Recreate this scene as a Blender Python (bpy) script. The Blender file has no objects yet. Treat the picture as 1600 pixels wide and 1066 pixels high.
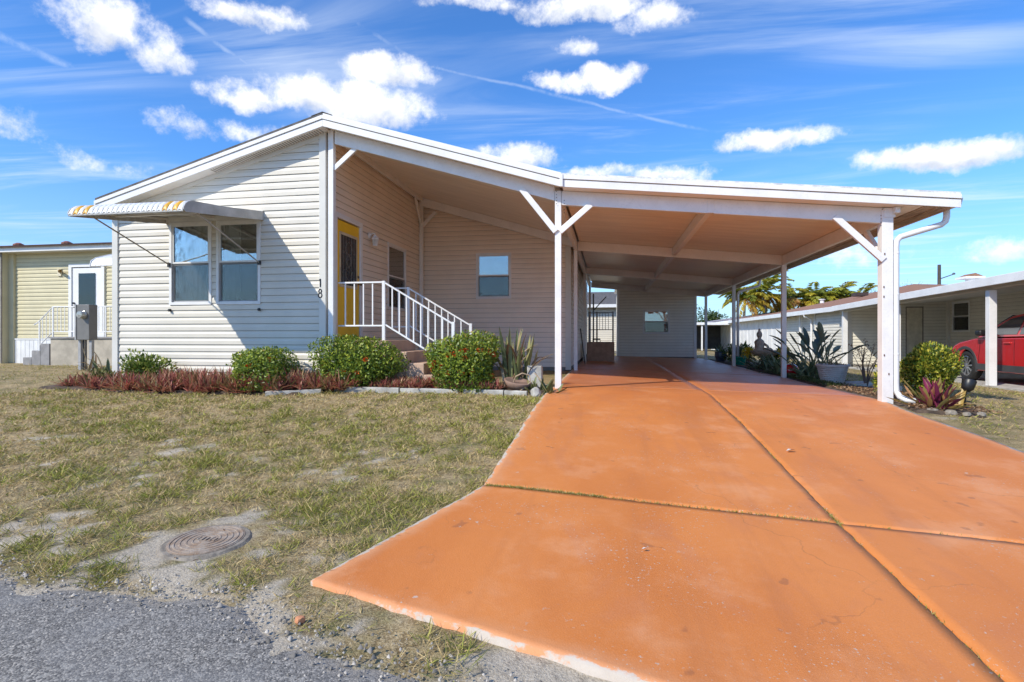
import bpy, math, random
import numpy as np
from mathutils import Vector, Matrix
rng = np.random.default_rng(7); random.seed(7)
S = bpy.context.scene; COL = S.collection
EYE = .80; F = 867.4 / 1600; YAW = .1724; CAMX, CAMY = 4.4445, -8.1948
# ------------------------------------------------------------------ camera
cam = bpy.data.cameras.new('camera'); co = bpy.data.objects.new('camera', cam); COL.objects.link(co)
cam.sensor_width = 36; cam.lens = F * 36; cam.shift_y = -.0045; cam.clip_end = 2000; cam.clip_start = .05
co.location = (CAMX, CAMY, EYE); co.rotation_euler = (math.pi / 2, 0, YAW); S.camera = co
# ------------------------------------------------------------------ light
SUN = Vector((.88, 1, -1.1)).normalized()
S.view_settings.view_transform = 'Standard'; S.view_settings.look = 'None'; S.view_settings.gamma = 1
S.view_settings.exposure = .45
sl = bpy.data.lights.new('sun', 'SUN'); so = bpy.data.objects.new('sun', sl); COL.objects.link(so)
sl.energy = 3.5; sl.angle = math.radians(.53); sl.color = (1, .93, .80)
so.rotation_euler = SUN.to_track_quat('-Z', 'Y').to_euler(); so.location = (-10, -20, 20)
W = bpy.data.worlds.new('World'); S.world = W; W.use_nodes = True
W.cycles.sampling_method = 'MANUAL'; W.cycles.sample_map_resolution = 256
cy = S.cycles; cy.max_bounces = 8; cy.diffuse_bounces = 7; cy.glossy_bounces = 3; cy.transmission_bounces = 4; cy.transparent_max_bounces = 8; cy.caustics_reflective = False; cy.caustics_refractive = False

class NT:
    """small node helper"""
    def __init__(s, tree): s.t = tree
    def n(s, typ, props=None, **ins):
        nd = s.t.nodes.new(typ)
        for k, v in (props or {}).items(): setattr(nd, k, v)
        for k, v in ins.items():
            key = int(k[1:]) if k[0] == 'i' and k[1:].isdigit() else k.replace('_', ' ')
            s.set(nd.inputs[key], v)
        return nd
    def set(s, sock, v):
        if isinstance(v, bpy.types.NodeSocket): s.t.links.new(v, sock)
        elif isinstance(v, bpy.types.Node): s.t.links.new(v.outputs[0], sock)
        else: sock.default_value = v
    def math(s, op, a, b=0., c=0., clamp=False):
        return s.n('ShaderNodeMath', {'operation': op, 'use_clamp': clamp}, i0=a, i1=b, i2=c).outputs[0]
    def vm(s, op, a, b=(0, 0, 0)):
        nd = s.n('ShaderNodeVectorMath', {'operation': op}, i0=a, i1=b)
        return nd.outputs['Value'] if op in ('DOT_PRODUCT', 'LENGTH', 'DISTANCE') else nd.outputs[0]
    def mix(s, f, a, b, mode='MIX'):
        nd = s.t.nodes.new('ShaderNodeMix'); nd.data_type = 'RGBA'; nd.blend_type = mode
        s.set(nd.inputs[0], f); s.set(nd.inputs[6], a); s.set(nd.inputs[7], b); return nd.outputs[2]
    def noise(s, vec, scale, detail=4, rough=.55, dist=0):
        return s.n('ShaderNodeTexNoise', None, Vector=vec, Scale=scale, Detail=detail, Roughness=rough, Distortion=dist).outputs[0]
    def ss(s, v, a, b, x=0., y=1.):
        return s.n('ShaderNodeMapRange', {'interpolation_type': 'SMOOTHSTEP'}, i0=v, i1=a, i2=b, i3=x, i4=y).outputs[0]
    def ramp(s, f, stops):
        nd = s.t.nodes.new('ShaderNodeValToRGB'); s.set(nd.inputs[0], f); e = nd.color_ramp.elements
        while len(e) < len(stops): e.new(.5)
        for el, (p, c) in zip(e, stops): el.position = p; el.color = (*c, 1) if len(c) == 3 else c
        return nd.outputs[0]

def c4(c): return (c[0], c[1], c[2], 1)

def build_world():
    t = NT(W.node_tree); W.node_tree.nodes.clear()
    sky = t.n('ShaderNodeTexSky', {'sky_type': 'NISHITA', 'sun_disc': False})
    sky.sun_elevation = math.asin(-SUN.z); sky.sun_rotation = math.atan2(-SUN.x, -SUN.y)
    sky.air_density = 1.0; sky.dust_density = .35; sky.ozone_density = 2.2; sky.altitude = 0
    hs = t.n('ShaderNodeHueSaturation', None, Hue=.5, Saturation=1.12, Value=1.0, Color=sky.outputs[0]).outputs[0]
    hs = t.mix(1., hs, (.66, 1.06, 1.5, 1), 'MULTIPLY')
    d = t.n('ShaderNodeTexCoord').outputs['Generated']
    c, s = math.cos(YAW), math.sin(YAW)
    right = Vector((c, s, 0)); fwd = Vector((-s, c, 0)); up = Vector((0, 0, 1))
    def ray(u, v): return (fwd + right * ((u - 800) / 867.4) + up * ((525.8 - v) / 867.4))
    big = t.noise(d, 7, 7, .62, .3); fine = t.noise(d, 22, 8, .68)
    # gentle swirl of the look-up direction makes the outlines billow
    nz = t.n('ShaderNodeTexNoise', None, Vector=d, Scale=9., Detail=5., Roughness=.6).outputs[1]
    wob = t.vm('SCALE', t.vm('SUBTRACT', nz, (.5, .5, .5))); wob.node.inputs[3].default_value = .07
    dw = t.vm('ADD', d, wob)
    clouds = [  # direction (as the angles they stand at), half-width, half-height, density
        (190, 52, 100, 58, 1), (240, 85, 66, 46, 1), (385, 18, 92, 30, .9), (372, 152, 72, 36, 1), (470, 150, 105, 42, 1), (570, 168, 120, 50, 1),
        (600, 116, 84, 32, .95), (760, 6, 130, 22, .9), (900, 8, 150, 30, 1), (1030, 26, 62, 34, .95), (905, 74, 42, 18, .6), (880, 138, 68, 24, .8), (950, 122, 62, 26, .9),
        (800, 247, 88, 34, 1), (940, 272, 80, 22, .95), (1030, 276, 80, 18, .9), (1210, 226, 100, 25, .9), (1430, 256, 92, 32, 1),
        (1510, 244, 80, 36, 1), (285, 200, 72, 26, .45), (385, 205, 60, 20, .4), (150, 250, 80, 24, .4), (1570, 392, 70, 30, .75), (1300, 405, 110, 26, .35),
        (-180, 150, 200, 60, .9), (1850, 200, 180, 60, .9)]
    # the same kind of sky goes on round the rest of the dome
    r2 = random.Random(4)
    dome = []
    for _ in range(4):
        az = r2.uniform(1.0, 2 * math.pi - 1.0); el = r2.uniform(.12, .95)
        f2 = fwd * math.cos(az) + right * math.sin(az)
        dome.append(((f2 * math.cos(el) + up * math.sin(el)), r2.uniform(.10, .2), r2.uniform(.04, .08), r2.uniform(.7, 1)))
    tot = None; low = None
    items = []
    for (u, v, a, b, k) in clouds:
        R = ray(u, v); L = R.length; items.append((R.normalized(), a * .92 / 867.4 / L, b * .9 / 867.4 / L, k))
    items += dome
    for (cd, a, b, k) in items:
        e1 = Vector((0, 0, 1)).cross(cd).normalized() * -1; e2 = e1.cross(cd).normalized()
        if e2.z < 0: e2 = -e2
        f1 = e1 / a; f2 = e2 / b
        x = t.math('SUBTRACT', t.vm('DOT_PRODUCT', dw, tuple(f1)), f1.dot(cd)); y = t.math('SUBTRACT', t.vm('DOT_PRODUCT', dw, tuple(f2)), f2.dot(cd))
        y3 = t.math('MULTIPLY_ADD', t.math('MINIMUM', y, 0.), .35, y)      # flatter bases
        q = t.math('MULTIPLY_ADD', y3, y3, t.math('MULTIPLY', x, x))
        m = t.math('MULTIPLY_ADD', q, -k, 1.25 * k)
        lo = t.math('MULTIPLY', t.math('MAXIMUM', m, 0.), y)
        tot = m if tot is None else t.math('MAXIMUM', tot, m)
        low = lo if low is None else t.math('ADD', low, lo)
    dens = t.math('ADD', tot, t.math('ADD', t.math('MULTIPLY', t.math('SUBTRACT', big, .5), 2.5), t.math('MULTIPLY', t.math('SUBTRACT', fine, .5), 2.4)))
    cm = t.ss(dens, .10, 1.3)
    # cirrus streaks, from a stretched noise on a flat high layer
    sep = t.n('ShaderNodeSeparateXYZ', None, Vector=d)
    zz = t.math('MAXIMUM', sep.outputs[2], .05)
    pl = t.n('ShaderNodeCombineXYZ', None, X=t.math('DIVIDE', sep.outputs[0], zz), Y=t.math('DIVIDE', sep.outputs[1], zz), Z=0.)
    mp = t.n('ShaderNodeMapping', None, Vector=pl.outputs[0]); mp.inputs['Rotation'].default_value = (0, 0, .35); mp.inputs['Scale'].default_value = (.35, 1.5, 1)
    ci = t.noise(mp.outputs[0], 1.25, 7, .6, .8)
    area = t.noise(pl.outputs[0], .55, 2, .5)
    cim = t.math('MULTIPLY', t.ss(ci, .43, .78), t.ss(area, .33, .58))
    cim = t.math('MULTIPLY', cim, .55)
    # two old contrails
    def trail(p, q, w, k):
        A, B = ray(*p).normalized(), ray(*q).normalized(); n = A.cross(B).normalized(); m = (A + B).normalized()
        half = A.angle(B) / 2
        ds = t.math('ABSOLUTE', t.vm('DOT_PRODUCT', dw2, tuple(n)))
        along = t.ss(t.vm('DOT_PRODUCT', d, tuple(m)), math.cos(half * 1.05), math.cos(half * .8))
        return t.math('MULTIPLY', t.math('MULTIPLY', t.ss(ds, 0, w, 1, 0), along), t.math('MULTIPLY', k, t.ss(fine, .3, .62)))
    wob2 = t.vm('SCALE', t.vm('SUBTRACT', nz, (.5, .5, .5))); wob2.node.inputs[3].default_value = .012
    dw2 = t.vm('ADD', d, wob2)
    tr = t.math('MAXIMUM', t.math('MAXIMUM', trail((505, 0), (690, 122),   .007, .2), trail((640, 98), (1110, 205), .004, .24)), trail((285, 25), (400, 110), .006, .3))
    tr = t.math('MAXIMUM', tr, trail((-40, 40), (120, 110), .008, .3))
    thin = t.math('MAXIMUM', cim, tr)
    hz = t.ss(sep.outputs[2], -.02, .30, .5, 0)        # pale band near the horizon
    base = t.mix(hz, hs, (3.7, 4.8, 6.7, 1))
    col = t.mix(thin, base, (6.4, 7.1, 7.9, 1))
    shade = t.math('ADD', t.math('MULTIPLY', low, -1.1), t.math('MULTIPLY', t.math('SUBTRACT', .56, t.noise(dw, 16, 5, .6)), 2.2), clamp=True)
    ccol = t.mix(shade, (8.0, 8.0, 8.05, 1), (4.3, 4.75, 5.7, 1))
    col = t.mix(cm, col, ccol)
    bg = t.n('ShaderNodeBackground', None, Color=col, Strength=.114)
    t.n('ShaderNodeOutputWorld', None, Surface=bg)
build_world()

# ------------------------------------------------------------------ mesh helpers
def npmesh(name, V, F, smooth=False, attrs=None):
    """V (n,3); F list of index arrays, each (m,k)"""
    if not isinstance(F, (list, tuple)): F = [F]
    me = bpy.data.meshes.new(name); V = np.asarray(V, np.float32)
    me.vertices.add(len(V)); me.vertices.foreach_set('co', V.ravel())
    li = np.concatenate([np.asarray(f, np.int32).ravel() for f in F]); me.loops.add(len(li)); me.loops.foreach_set('vertex_index', li)
    tot = np.concatenate([np.full(len(f), np.shape(f)[1], np.int32) for f in F]); st = np.concatenate([[0], np.cumsum(tot)[:-1]]).astype(np.int32)
    me.polygons.add(len(tot)); me.polygons.foreach_set('loop_start', st)
    me.polygons.foreach_set('loop_total', tot)
    if smooth: me.polygons.foreach_set('use_smooth', np.ones(len(tot), bool))
    for k, a in (attrs or {}).items():
        at = me.attributes.new(k, 'FLOAT', 'POINT'); at.data.foreach_set('value', np.asarray(a, np.float32))
    me.update(calc_edges=True); me.validate(); return me

def link(name, me, mat, parent=None):
    o = bpy.data.objects.new(name, me); COL.objects.link(o)
    if mat is not None and not me.materials: me.materials.append(mat)
    if parent is not None:
        o.parent = parent
        if parent.type == 'EMPTY' and not parent.get('_local'): o.matrix_parent_inverse = Matrix.Translation(-Vector(parent.location))
    return o

def tag(o, label=None, cat=None, group=None, kind=None):
    for k, v in (('label', label), ('category', cat), ('group', group), ('kind', kind)):
        if v: o[k] = v
    return o

def thing(name, label, cat, loc=(0, 0, 0), group=None, local=False, rz=0):
    o = bpy.data.objects.new(name, None); COL.objects.link(o); o.location = loc; o.empty_display_size = .1
    if local: o['_local'] = 1; o.rotation_euler = (0, 0, rz)
    return tag(o, label, cat, group)

class MB:
    def __init__(s): s.v = []; s.f = []
    def add(s, vs, fs):
        b = len(s.v); s.v += [tuple(v) for v in vs]; s.f += [tuple(b + i for i in f) for f in fs]; return s
    def box(s, x0, x1, y0, y1, z0, z1):
        return s.add([(x, y, z) for z in (z0, z1) for y in (y0, y1) for x in (x0, x1)],
                     [(0, 2, 3, 1), (4, 5, 7, 6), (0, 1, 5, 4), (2, 6, 7, 3), (0, 4, 6, 2), (1, 3, 7, 5)])
    def beam(s, p, q, w, h, up=(0, 0, 1)):
        p, q = Vector(p), Vector(q); a = (q - p).normalized(); u = Vector(up); r = a.cross(u).normalized(); u = r.cross(a).normalized()
        vs = []
        for c in (p, q):
            for (i, j) in ((-1, -1), (1, -1), (1, 1), (-1, 1)): vs.append(c + r * (i * w / 2) + u * (j * h / 2))
        return s.add(vs, [(3, 2, 1, 0), (4, 5, 6, 7), (0, 1, 5, 4), (1, 2, 6, 5), (2, 3, 7, 6), (3, 0, 4, 7)])
    def vbeam(s, p, q, w, h):
        """beam with vertical end cuts: p,q give centre of the top edge; h downward, w sideways"""
        p, q = Vector(p), Vector(q); a = Vector((q.x - p.x, q.y - p.y, 0)).normalized(); r = Vector((a.y, -a.x, 0)) * (w / 2)
        vs = []
        for c in (p, q):
            for (i, z) in ((-1, -h), (1, -h), (1, 0), (-1, 0)): vs.append(c + r * i + Vector((0, 0, z)))
        return s.add(vs, [(3, 2, 1, 0), (4, 5, 6, 7), (0, 1, 5, 4), (1, 2, 6, 5), (2, 3, 7, 6), (3, 0, 4, 7)])
    def tube(s, pts, r, n=8, caps=True):
        pts = [Vector(p) for p in pts]; rs = r if isinstance(r, (list, tuple)) else [r] * len(pts)
        vs = []; ref = None
        for i, p in enumerate(pts):
            a = (pts[min(i + 1, len(pts) - 1)] - pts[max(i - 1, 0)]).normalized()
            if ref is None or abs(ref.dot(a)) > .95: ref = Vector((0, 0, 1)) if abs(a.z) < .9 else Vector((1, 0, 0))
            x = a.cross(ref).normalized(); y = x.cross(a); ref = y
            for k in range(n):
                t = 2 * math.pi * k / n; vs.append(p + (x * math.cos(t) + y * math.sin(t)) * rs[i])
        fs = [(i * n + k, i * n + (k + 1) % n, (i + 1) * n + (k + 1) % n, (i + 1) * n + k) for i in range(len(pts) - 1) for k in range(n)]
        if caps: fs += [tuple(range(n))[::-1], tuple((len(pts) - 1) * n + k for k in range(n))]
        return s.add(vs, fs)
    def lathe(s, c, prof, n=20, cap=True):
        vs = [(c[0] + r * math.cos(2 * math.pi * k / n), c[1] + r * math.sin(2 * math.pi * k / n), c[2] + z) for r, z in prof for k in range(n)]
        fs = [(i * n + k, i * n + (k + 1) % n, (i + 1) * n + (k + 1) % n, (i + 1) * n + k) for i in range(len(prof) - 1) for k in range(n)]
        if cap: fs += [tuple(range(n))[::-1], tuple((len(prof) - 1) * n + k for k in range(n))]
        return s.add(vs, fs)
    def prism(s, poly, vec):
        n = len(poly); vec = Vector(vec); vs = [Vector(p) for p in poly] + [Vector(p) + vec for p in poly]
        return s.add(vs, [tuple(range(n))[::-1], tuple(range(n, 2 * n))] + [(i, (i + 1) % n, n + (i + 1) % n, n + i) for i in range(n)])
    def obj(s, name, mat, parent=None, smooth=False):
        me = bpy.data.meshes.new(name); me.from_pydata([tuple(v) for v in s.v], [], s.f); me.update()
        if smooth: me.polygons.foreach_set('use_smooth', [True] * len(me.polygons))
        import bmesh
        b = bmesh.new(); b.from_mesh(me); bmesh.ops.recalc_face_normals(b, faces=b.faces); b.to_mesh(me); b.free()
        return link(name, me, mat, parent)

def bevel(o, w=.004, seg=2):
    m = o.modifiers.new('bevel', 'BEVEL'); m.width = w; m.segments = seg; m.limit_method = 'ANGLE'; m.harden_normals = False; return o

def copy_tree(o, parent=None):
    c = o.copy(); COL.objects.link(c)
    if parent is not None: c.parent = parent
    for ch in o.children: copy_tree(ch, c)
    return c

# value noise for layout work
_lat = rng.random((256, 256))
def vnoise(x, y, sc, octv=4):
    out = 0; amp = 1; tot = 0
    x = np.asarray(x, float) * sc; y = np.asarray(y, float) * sc
    for o in range(octv):
        xi = np.floor(x).astype(int); yi = np.floor(y).astype(int); fx = x - xi; fy = y - yi
        fx = fx * fx * (3 - 2 * fx); fy = fy * fy * (3 - 2 * fy)
        g = lambda a, b: _lat[(a + 17 * o) % 256, (b + 31 * o) % 256]
        out = out + amp * ((g(xi, yi) * (1 - fx) + g(xi + 1, yi) * fx) * (1 - fy) + (g(xi, yi + 1) * (1 - fx) + g(xi + 1, yi + 1) * fx) * fy)
        tot += amp; amp *= .5; x = x * 2.03 + 5.1; y = y * 2.03 + 9.7
    return out / tot

def G(X, Y):
    """height of the ground"""
    d = np.interp(-np.asarray(Y, float), [0, .43, 1.88, 2.98, 4.4, 5.85, 8, 12], [0, .03, .12, .22, .345, .43, .5, .5])
    x = np.interp(np.asarray(X, float), [3.78, 8.1, 12, 12.5], [.78, .888, 1.08, 1.12])
    return .8 - x - d

# ------------------------------------------------------------------ materials
MATS = {}
def M(name, col, rough=.5, var=.12, scale=4., bump=0., bscale=60., metal=0., spec=.5, col2=None, coat=0., detail=5, stretch=None, speck=0., spscale=200.):
    if name in MATS: return MATS[name]
    m = bpy.data.materials.new(name); m.use_nodes = True; t = NT(m.node_tree); b = m.node_tree.nodes['Principled BSDF']
    P = t.n('ShaderNodeTexCoord').outputs['Object']
    if stretch:
        mp = t.n('ShaderNodeMapping', None, Vector=P); mp.inputs['Scale'].default_value = stretch; P = mp.outputs[0]
    nz = t.noise(P, scale, detail, .6)
    dark = col2 or tuple(c * (1 - 2.2 * var) for c in col)
    cc = t.mix(t.ss(nz, .3, .7), c4(dark), c4(tuple(min(1, c * (1 + .4 * var)) for c in col)))
    if speck:
        sp = t.noise(P, spscale, 2, .6); cc = t.mix(t.math('MULTIPLY', t.ss(sp, .5, .75), speck), cc, c4(tuple(c * .35 for c in col)))
    t.set(b.inputs['Base Color'], cc); b.inputs['Roughness'].default_value = rough; b.inputs['Metallic'].default_value = metal
    t.set(b.inputs['Roughness'], t.math('ADD', rough - .06, t.math('MULTIPLY', nz, .12)))
    b.inputs['Specular IOR Level'].default_value = spec; b.inputs['Coat Weight'].default_value = coat
    if bump:
        bn = t.n('ShaderNodeBump', None, Strength=bump, Distance=.01, Height=t.noise(P, bscale, 4, .6)); t.set(b.inputs['Normal'], bn.outputs[0])
    MATS[name] = m; return m

def leafmat(name, stops, rough=.45, trans=.3, spec=.4):
    """leaf colour from a per-leaf random attribute"""
    if name in MATS: return MATS[name]
    m = bpy.data.materials.new(name); m.use_nodes = True; t = NT(m.node_tree); b = m.node_tree.nodes['Principled BSDF']
    a = t.n('ShaderNodeAttribute', {'attribute_name': 'rnd'})
    cc = t.ramp(a.outputs['Fac'], stops)
    t.set(b.inputs['Base Color'], cc); b.inputs['Roughness'].default_value = rough; b.inputs['Specular IOR Level'].default_value = spec
    tr = t.n('ShaderNodeBsdfTranslucent', None, Color=cc)
    mx = t.n('ShaderNodeMixShader', None, i0=trans, i1=b.outputs[0], i2=tr.outputs[0])
    t.set(m.node_tree.nodes['Material Output'].inputs[0], mx.outputs[0])
    MATS[name] = m; return m

def glassmat(name, refl=.16, tint=(.85, .9, .9)):
    m = bpy.data.materials.new(name); m.use_nodes = True; t = NT(m.node_tree); m.node_tree.nodes.remove(m.node_tree.nodes['Principled BSDF'])
    fr = t.n('ShaderNodeFresnel', None, IOR=1.5); P = t.n('ShaderNodeTexCoord').outputs['Object']
    bn = t.n('ShaderNodeBump', None, Strength=.04, Distance=.05, Height=t.noise(P, 3, 2))
    gl = t.n('ShaderNodeBsdfGlossy', None, Color=(1, 1, 1, 1), Roughness=.02, Normal=bn.outputs[0]); tr = t.n('ShaderNodeBsdfTransparent', None, Color=c4(tint))
    mx = t.n('ShaderNodeMixShader', None, i0=t.math('ADD', t.math('MULTIPLY', fr.outputs[0], 1.3), refl, clamp=True), i1=tr.outputs[0], i2=gl.outputs[0])
    t.set(m.node_tree.nodes['Material Output'].inputs[0], mx.outputs[0]); MATS[name] = m; return m

siding_m = M('cream_vinyl', (.69, .645, .55), .42, .035, 1.6, .04, 90, spec=.35)
white_m = M('white_aluminium', (.80, .795, .78), .35, .04, 3, .02, 80, spec=.4, speck=.10, spscale=35)
trim_m = M('cream_trim', (.68, .66, .60), .4, .04, 2, spec=.35)
soffit_m = M('white_soffit', (.72, .70, .66), .45, .05, 3)
porch_m = M('bounce_tinted_porch_vinyl', (.85, .74, .62), .45, .035, 1.6, .04, 90, spec=.35)  # cream siding tinted tan: the driveway's orange bounce light put into the colour
pan_m = M('roof_pan_underside', (.87, .79, .69), .38, .05, 1.2, stretch=(1, 6, 1), spec=.4)  # ceiling pans coloured warmer and lighter to stand in for bounced driveway light
back_m = M('wall_backing', (.25, .23, .2), .8)
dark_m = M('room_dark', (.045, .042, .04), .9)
shingle_m = M('grey_shingle', (.13, .12, .115), .9, .2, 9, .5, 60)
def screenmat():
    m = bpy.data.materials.new('screen_mesh'); m.use_nodes = True; t = NT(m.node_tree); b = m.node_tree.nodes['Principled BSDF']; b.inputs['Base Color'].default_value = (.03, .033, .036, 1); b.inputs['Roughness'].default_value = .7
    tr = t.n('ShaderNodeBsdfTransparent'); mx = t.n('ShaderNodeMixShader', None, i0=.28, i1=tr.outputs[0], i2=b.outputs[0]); t.set(m.node_tree.nodes['Material Output'].inputs[0], mx.outputs[0]); return m
scr_m = screenmat()
glass_m = glassmat('window_glass', .15)
screen_m = M('insect_screen', (.05, .055, .06), .6)
blind_m = M('white_blind', (.62, .61, .57), .6, .06, 5)
curtain_m = M('grey_curtain', (.55, .54, .51), .85, .1, 6)
shed_m = M('shade_lifted_cream_vinyl', (.82, .79, .71), .45, .04, 1.6, .04, 90, spec=.35)  # cream siding in a brighter colour to lift the shade under the carport
yellow_m = M('yellow_paint', (.93, .56, .02), .35, .04, 3)
bolt_m = M('dark_screw', (.06, .055, .05), .5)
black_m = M('black_metal', (.015, .015, .016), .4)
steel_m = M('grey_steel', (.3, .3, .31), .4, metal=.8)
brass_m = M('aged_brass', (.25, .15, .05), .35, metal=.9)
tan_conc = M('tan_painted_concrete', (.58, .40, .29), .7, .10, 3, .2, 70)
conc_m = M('pale_concrete', (.50, .48, .43), .85, .16, 5, .4, 60)
soil_m = M('mulch_soil', (.11, .075, .05), .95, .3, 9, .8, 45)
bark_m = M('bark', (.16, .12, .09), .9, .2, 9, .5, 40)
terracotta = M('brown_clay', (.30, .19, .14), .7, .15, 7, .2)
gutter_rust = M('stained_eave', (.46, .35, .25), .6, .22, 3.5, stretch=(6, 1, 1))

# ================================================================== GROUND
def grid_mesh(name, xs, ys, zf, attrs=None):
    X, Y = np.meshgrid(xs, ys); Z = zf(X, Y); n, m = len(xs), len(ys)
    i = np.arange(n * m).reshape(m, n); F = np.stack([i[:-1, :-1], i[:-1, 1:], i[1:, 1:], i[1:, :-1]], -1).reshape(-1, 4)
    A = {k: f(X, Y).ravel() for k, f in (attrs or {}).items()}
    return npmesh(name, np.stack([X, Y, Z], -1).reshape(-1, 3), F, True, A)

def road_edge(X): return -5.80 - .07 * (np.asarray(X) - 1.4) + .10 * (vnoise(X, X * 0 + 3, 1.3, 4) - .5) * 2
def drive_left(Y):
    return np.interp(-np.asarray(Y, float), [-20, -.2, .6, 4.2, 5.2, 5.75, 8], [3.60, 3.62, 3.56, 3.54, 3.19, 3.0, 2.3])
def drive_front(X): return -5.75 - .27 * (np.asarray(X, float) - 3.0)

def sand_amt(X, Y):
    n = vnoise(X + 11, Y, 1.5, 5)
    near = np.interp(Y, [-6.3, -5.75, -5.2, -4.4, -3.2, -1], [.9, .42, .12, .08, -.03, -.16])
    near = near + np.interp(X, [-6, -1.5, .6, 2.2, 3.4], [.06, .10, .10, .03, -.12]) * (Y < -3.2)
    ring = np.exp(-(((X - 2.12) / .50) ** 2 + ((Y + 5.32) / .48) ** 2) ** 2) * .42
    n3 = vnoise(X + 3, Y + 31, 7, 4); return np.clip((near + ring * .8 + (n - .5) * 1.3 + (n3 - .5) * 1.5 - .40) * 3.6, 0, 1)
def green_amt(X, Y):
    n = vnoise(X + 40, Y + 8, 1.6, 4); n2 = vnoise(X, Y + 60, 7.5, 3)
    bias = np.interp(Y, [-6, -4, -2, 0], [.22, .15, .04, .0]) + np.interp(X, [-6, 0, 2.5, 3.6], [-.03, 0, .06, .10])
    return np.clip((n - .5) * 1.3 + (n2 - .5) * 2.2 + .34 + bias, 0, 1)

def ground_material():
    m = bpy.data.materials.new('dry_lawn_soil'); m.use_nodes = True; t = NT(m.node_tree); b = m.node_tree.nodes['Principled BSDF']
    P = t.n('ShaderNodeTexCoord').outputs['Object']
    sand = t.n('ShaderNodeAttribute', {'attribute_name': 'sand'}).outputs['Fac']; gr = t.n('ShaderNodeAttribute', {'attribute_name': 'green'}).outputs['Fac']
    n1 = t.noise(P, 18, 6, .65); n2 = t.noise(P, 90, 4, .7); n3 = t.noise(P, 2.3, 4)
    thatch = t.mix(t.ss(n1, .3, .7), (.14, .095, .045, 1), (.42, .315, .165, 1)); thatch = t.mix(t.ss(n2, .42, .72), thatch, (.60, .48, .29, 1))
    grs = t.mix(t.ss(n2, .35, .65), (.07, .075, .03, 1), (.17, .17, .06, 1))
    c = t.mix(t.math('MULTIPLY', gr, t.ss(n1, .25, .65)), thatch, grs)
    sd = t.mix(t.ss(n2, .3, .7), (.38, .325, .245, 1), (.55, .485, .385, 1)); sd = t.mix(t.ss(n1, .5, .8), sd, (.22, .18, .135, 1))
    c = t.mix(sand, c, sd); t.set(b.inputs['Base Color'], c); b.inputs['Roughness'].default_value = .95; b.inputs['Specular IOR Level'].default_value = .15
    bn = t.n('ShaderNodeBump', None, Strength=.8, Distance=.02, Height=t.math('ADD', n1, t.math('MULTIPLY', n2, .6))); t.set(b.inputs['Normal'], bn.outputs[0])
    return m
ground_m = ground_material()
xs = np.concatenate([[-400, -150, -60, -30, -18], np.arange(-12, 4.2, .055), np.arange(4.2, 8.6, .08), np.arange(8.6, 13, .08), [14, 16, 20, 30, 60, 150, 400]])
ys = np.concatenate([[-300, -100, -40, -20, -12], np.arange(-8, -.2, .055), np.arange(-.2, 12, .15), [13, 15, 18, 24, 40, 80, 200, 600]])
def gz(X, Y):
    lump = (vnoise(X, Y, 3.5, 4) - .5) * .045 * ((X > -9) & (X < 13) & (Y > -7) & (Y < 9))
    return G(X, Y) - .012 + lump - .11 * ((X > drive_left(Y) + .10) & (X < 7.98) & (Y > drive_front(X) + .13))
o = link('ground', grid_mesh('ground', xs, ys, gz, {'sand': sand_amt, 'green': green_amt}), ground_m); tag(o, kind='structure')

# ---- road
def asphalt():
    m = bpy.data.materials.new('worn_asphalt'); m.use_nodes = True; t = NT(m.node_tree); b = m.node_tree.nodes['Principled BSDF']
    P = t.n('ShaderNodeTexCoord').outputs['Object']
    ed = t.n('ShaderNodeAttribute', {'attribute_name': 'edge'}).outputs['Fac']
    vo = t.n('ShaderNodeTexVoronoi', None, Vector=P, Scale=150.); vc = t.n('ShaderNodeSeparateColor', None, i0=vo.outputs['Color']).outputs[0]
    vo2 = t.n('ShaderNodeTexVoronoi', None, Vector=P, Scale=60.); vc2 = t.n('ShaderNodeSeparateColor', None, i0=vo2.outputs['Color']).outputs[1]
    n1 = t.noise(P, 2.2, 5, .6); n2 = t.noise(P, 14, 5, .65); n3 = t.noise(P, 160, 3, .6)
    c = t.ramp(vc, [(0, (.07, .066, .06)), (.45, (.165, .154, .139)), (.8, (.255, .238, .212)), (1, (.46, .42, .36))])
    c = t.mix(t.math('MULTIPLY', t.ss(vc2, .82, .95), .6), c, (.36, .34, .30, 1))
    c = t.mix(t.ss(n1, .35, .7), c, t.mix(.5, c, (.24, .235, .225, 1)))
    c = t.mix(t.math('MULTIPLY', t.ss(n2, .55, .75), .45), c, (.05, .05, .053, 1))
    sandy = t.ss(t.math('ADD', ed, t.math('MULTIPLY', t.math('SUBTRACT', n2, .5), 1.6)), .25, .75)
    c = t.mix(t.math('MULTIPLY', sandy, .75), c, (.33, .30, .255, 1))
    t.set(b.inputs['Base Color'], c); b.inputs['Roughness'].default_value = .9; b.inputs['Specular IOR Level'].default_value = .25
    h = t.math('ADD', t.math('MULTIPLY', vo.outputs['Distance'], -1.), t.math('ADD', t.math('MULTIPLY', vo2.outputs['Distance'], -.8), t.math('MULTIPLY', n2, 1.2)))
    bn = t.n('ShaderNodeBump', None, Strength=.5, Distance=.004, Height=h); t.set(b.inputs['Normal'], bn.outputs[0]); return m
rx = np.arange(-14, 22, .06); rows = [0, .05, .11, .18, .3, .5, .8, 1.2, 1.8, 2.6, 4, 6.2]
def edge_at(X):
    a = road_edge(X) + .07 * (vnoise(X, X * 0, 7, 4) - .5) * 2; b = drive_front(X) - .20 - .2 * vnoise(X, X * 0 + 7, 3, 3)
    w = np.clip((X - 2.3) / .9, 0, 1); w = w * w * (3 - 2 * w); return a * (1 - w) + np.minimum(a, b) * w
X = np.tile(rx, (len(rows), 1)); Yr = edge_at(rx)[None, :] - np.array(rows)[:, None]
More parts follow.
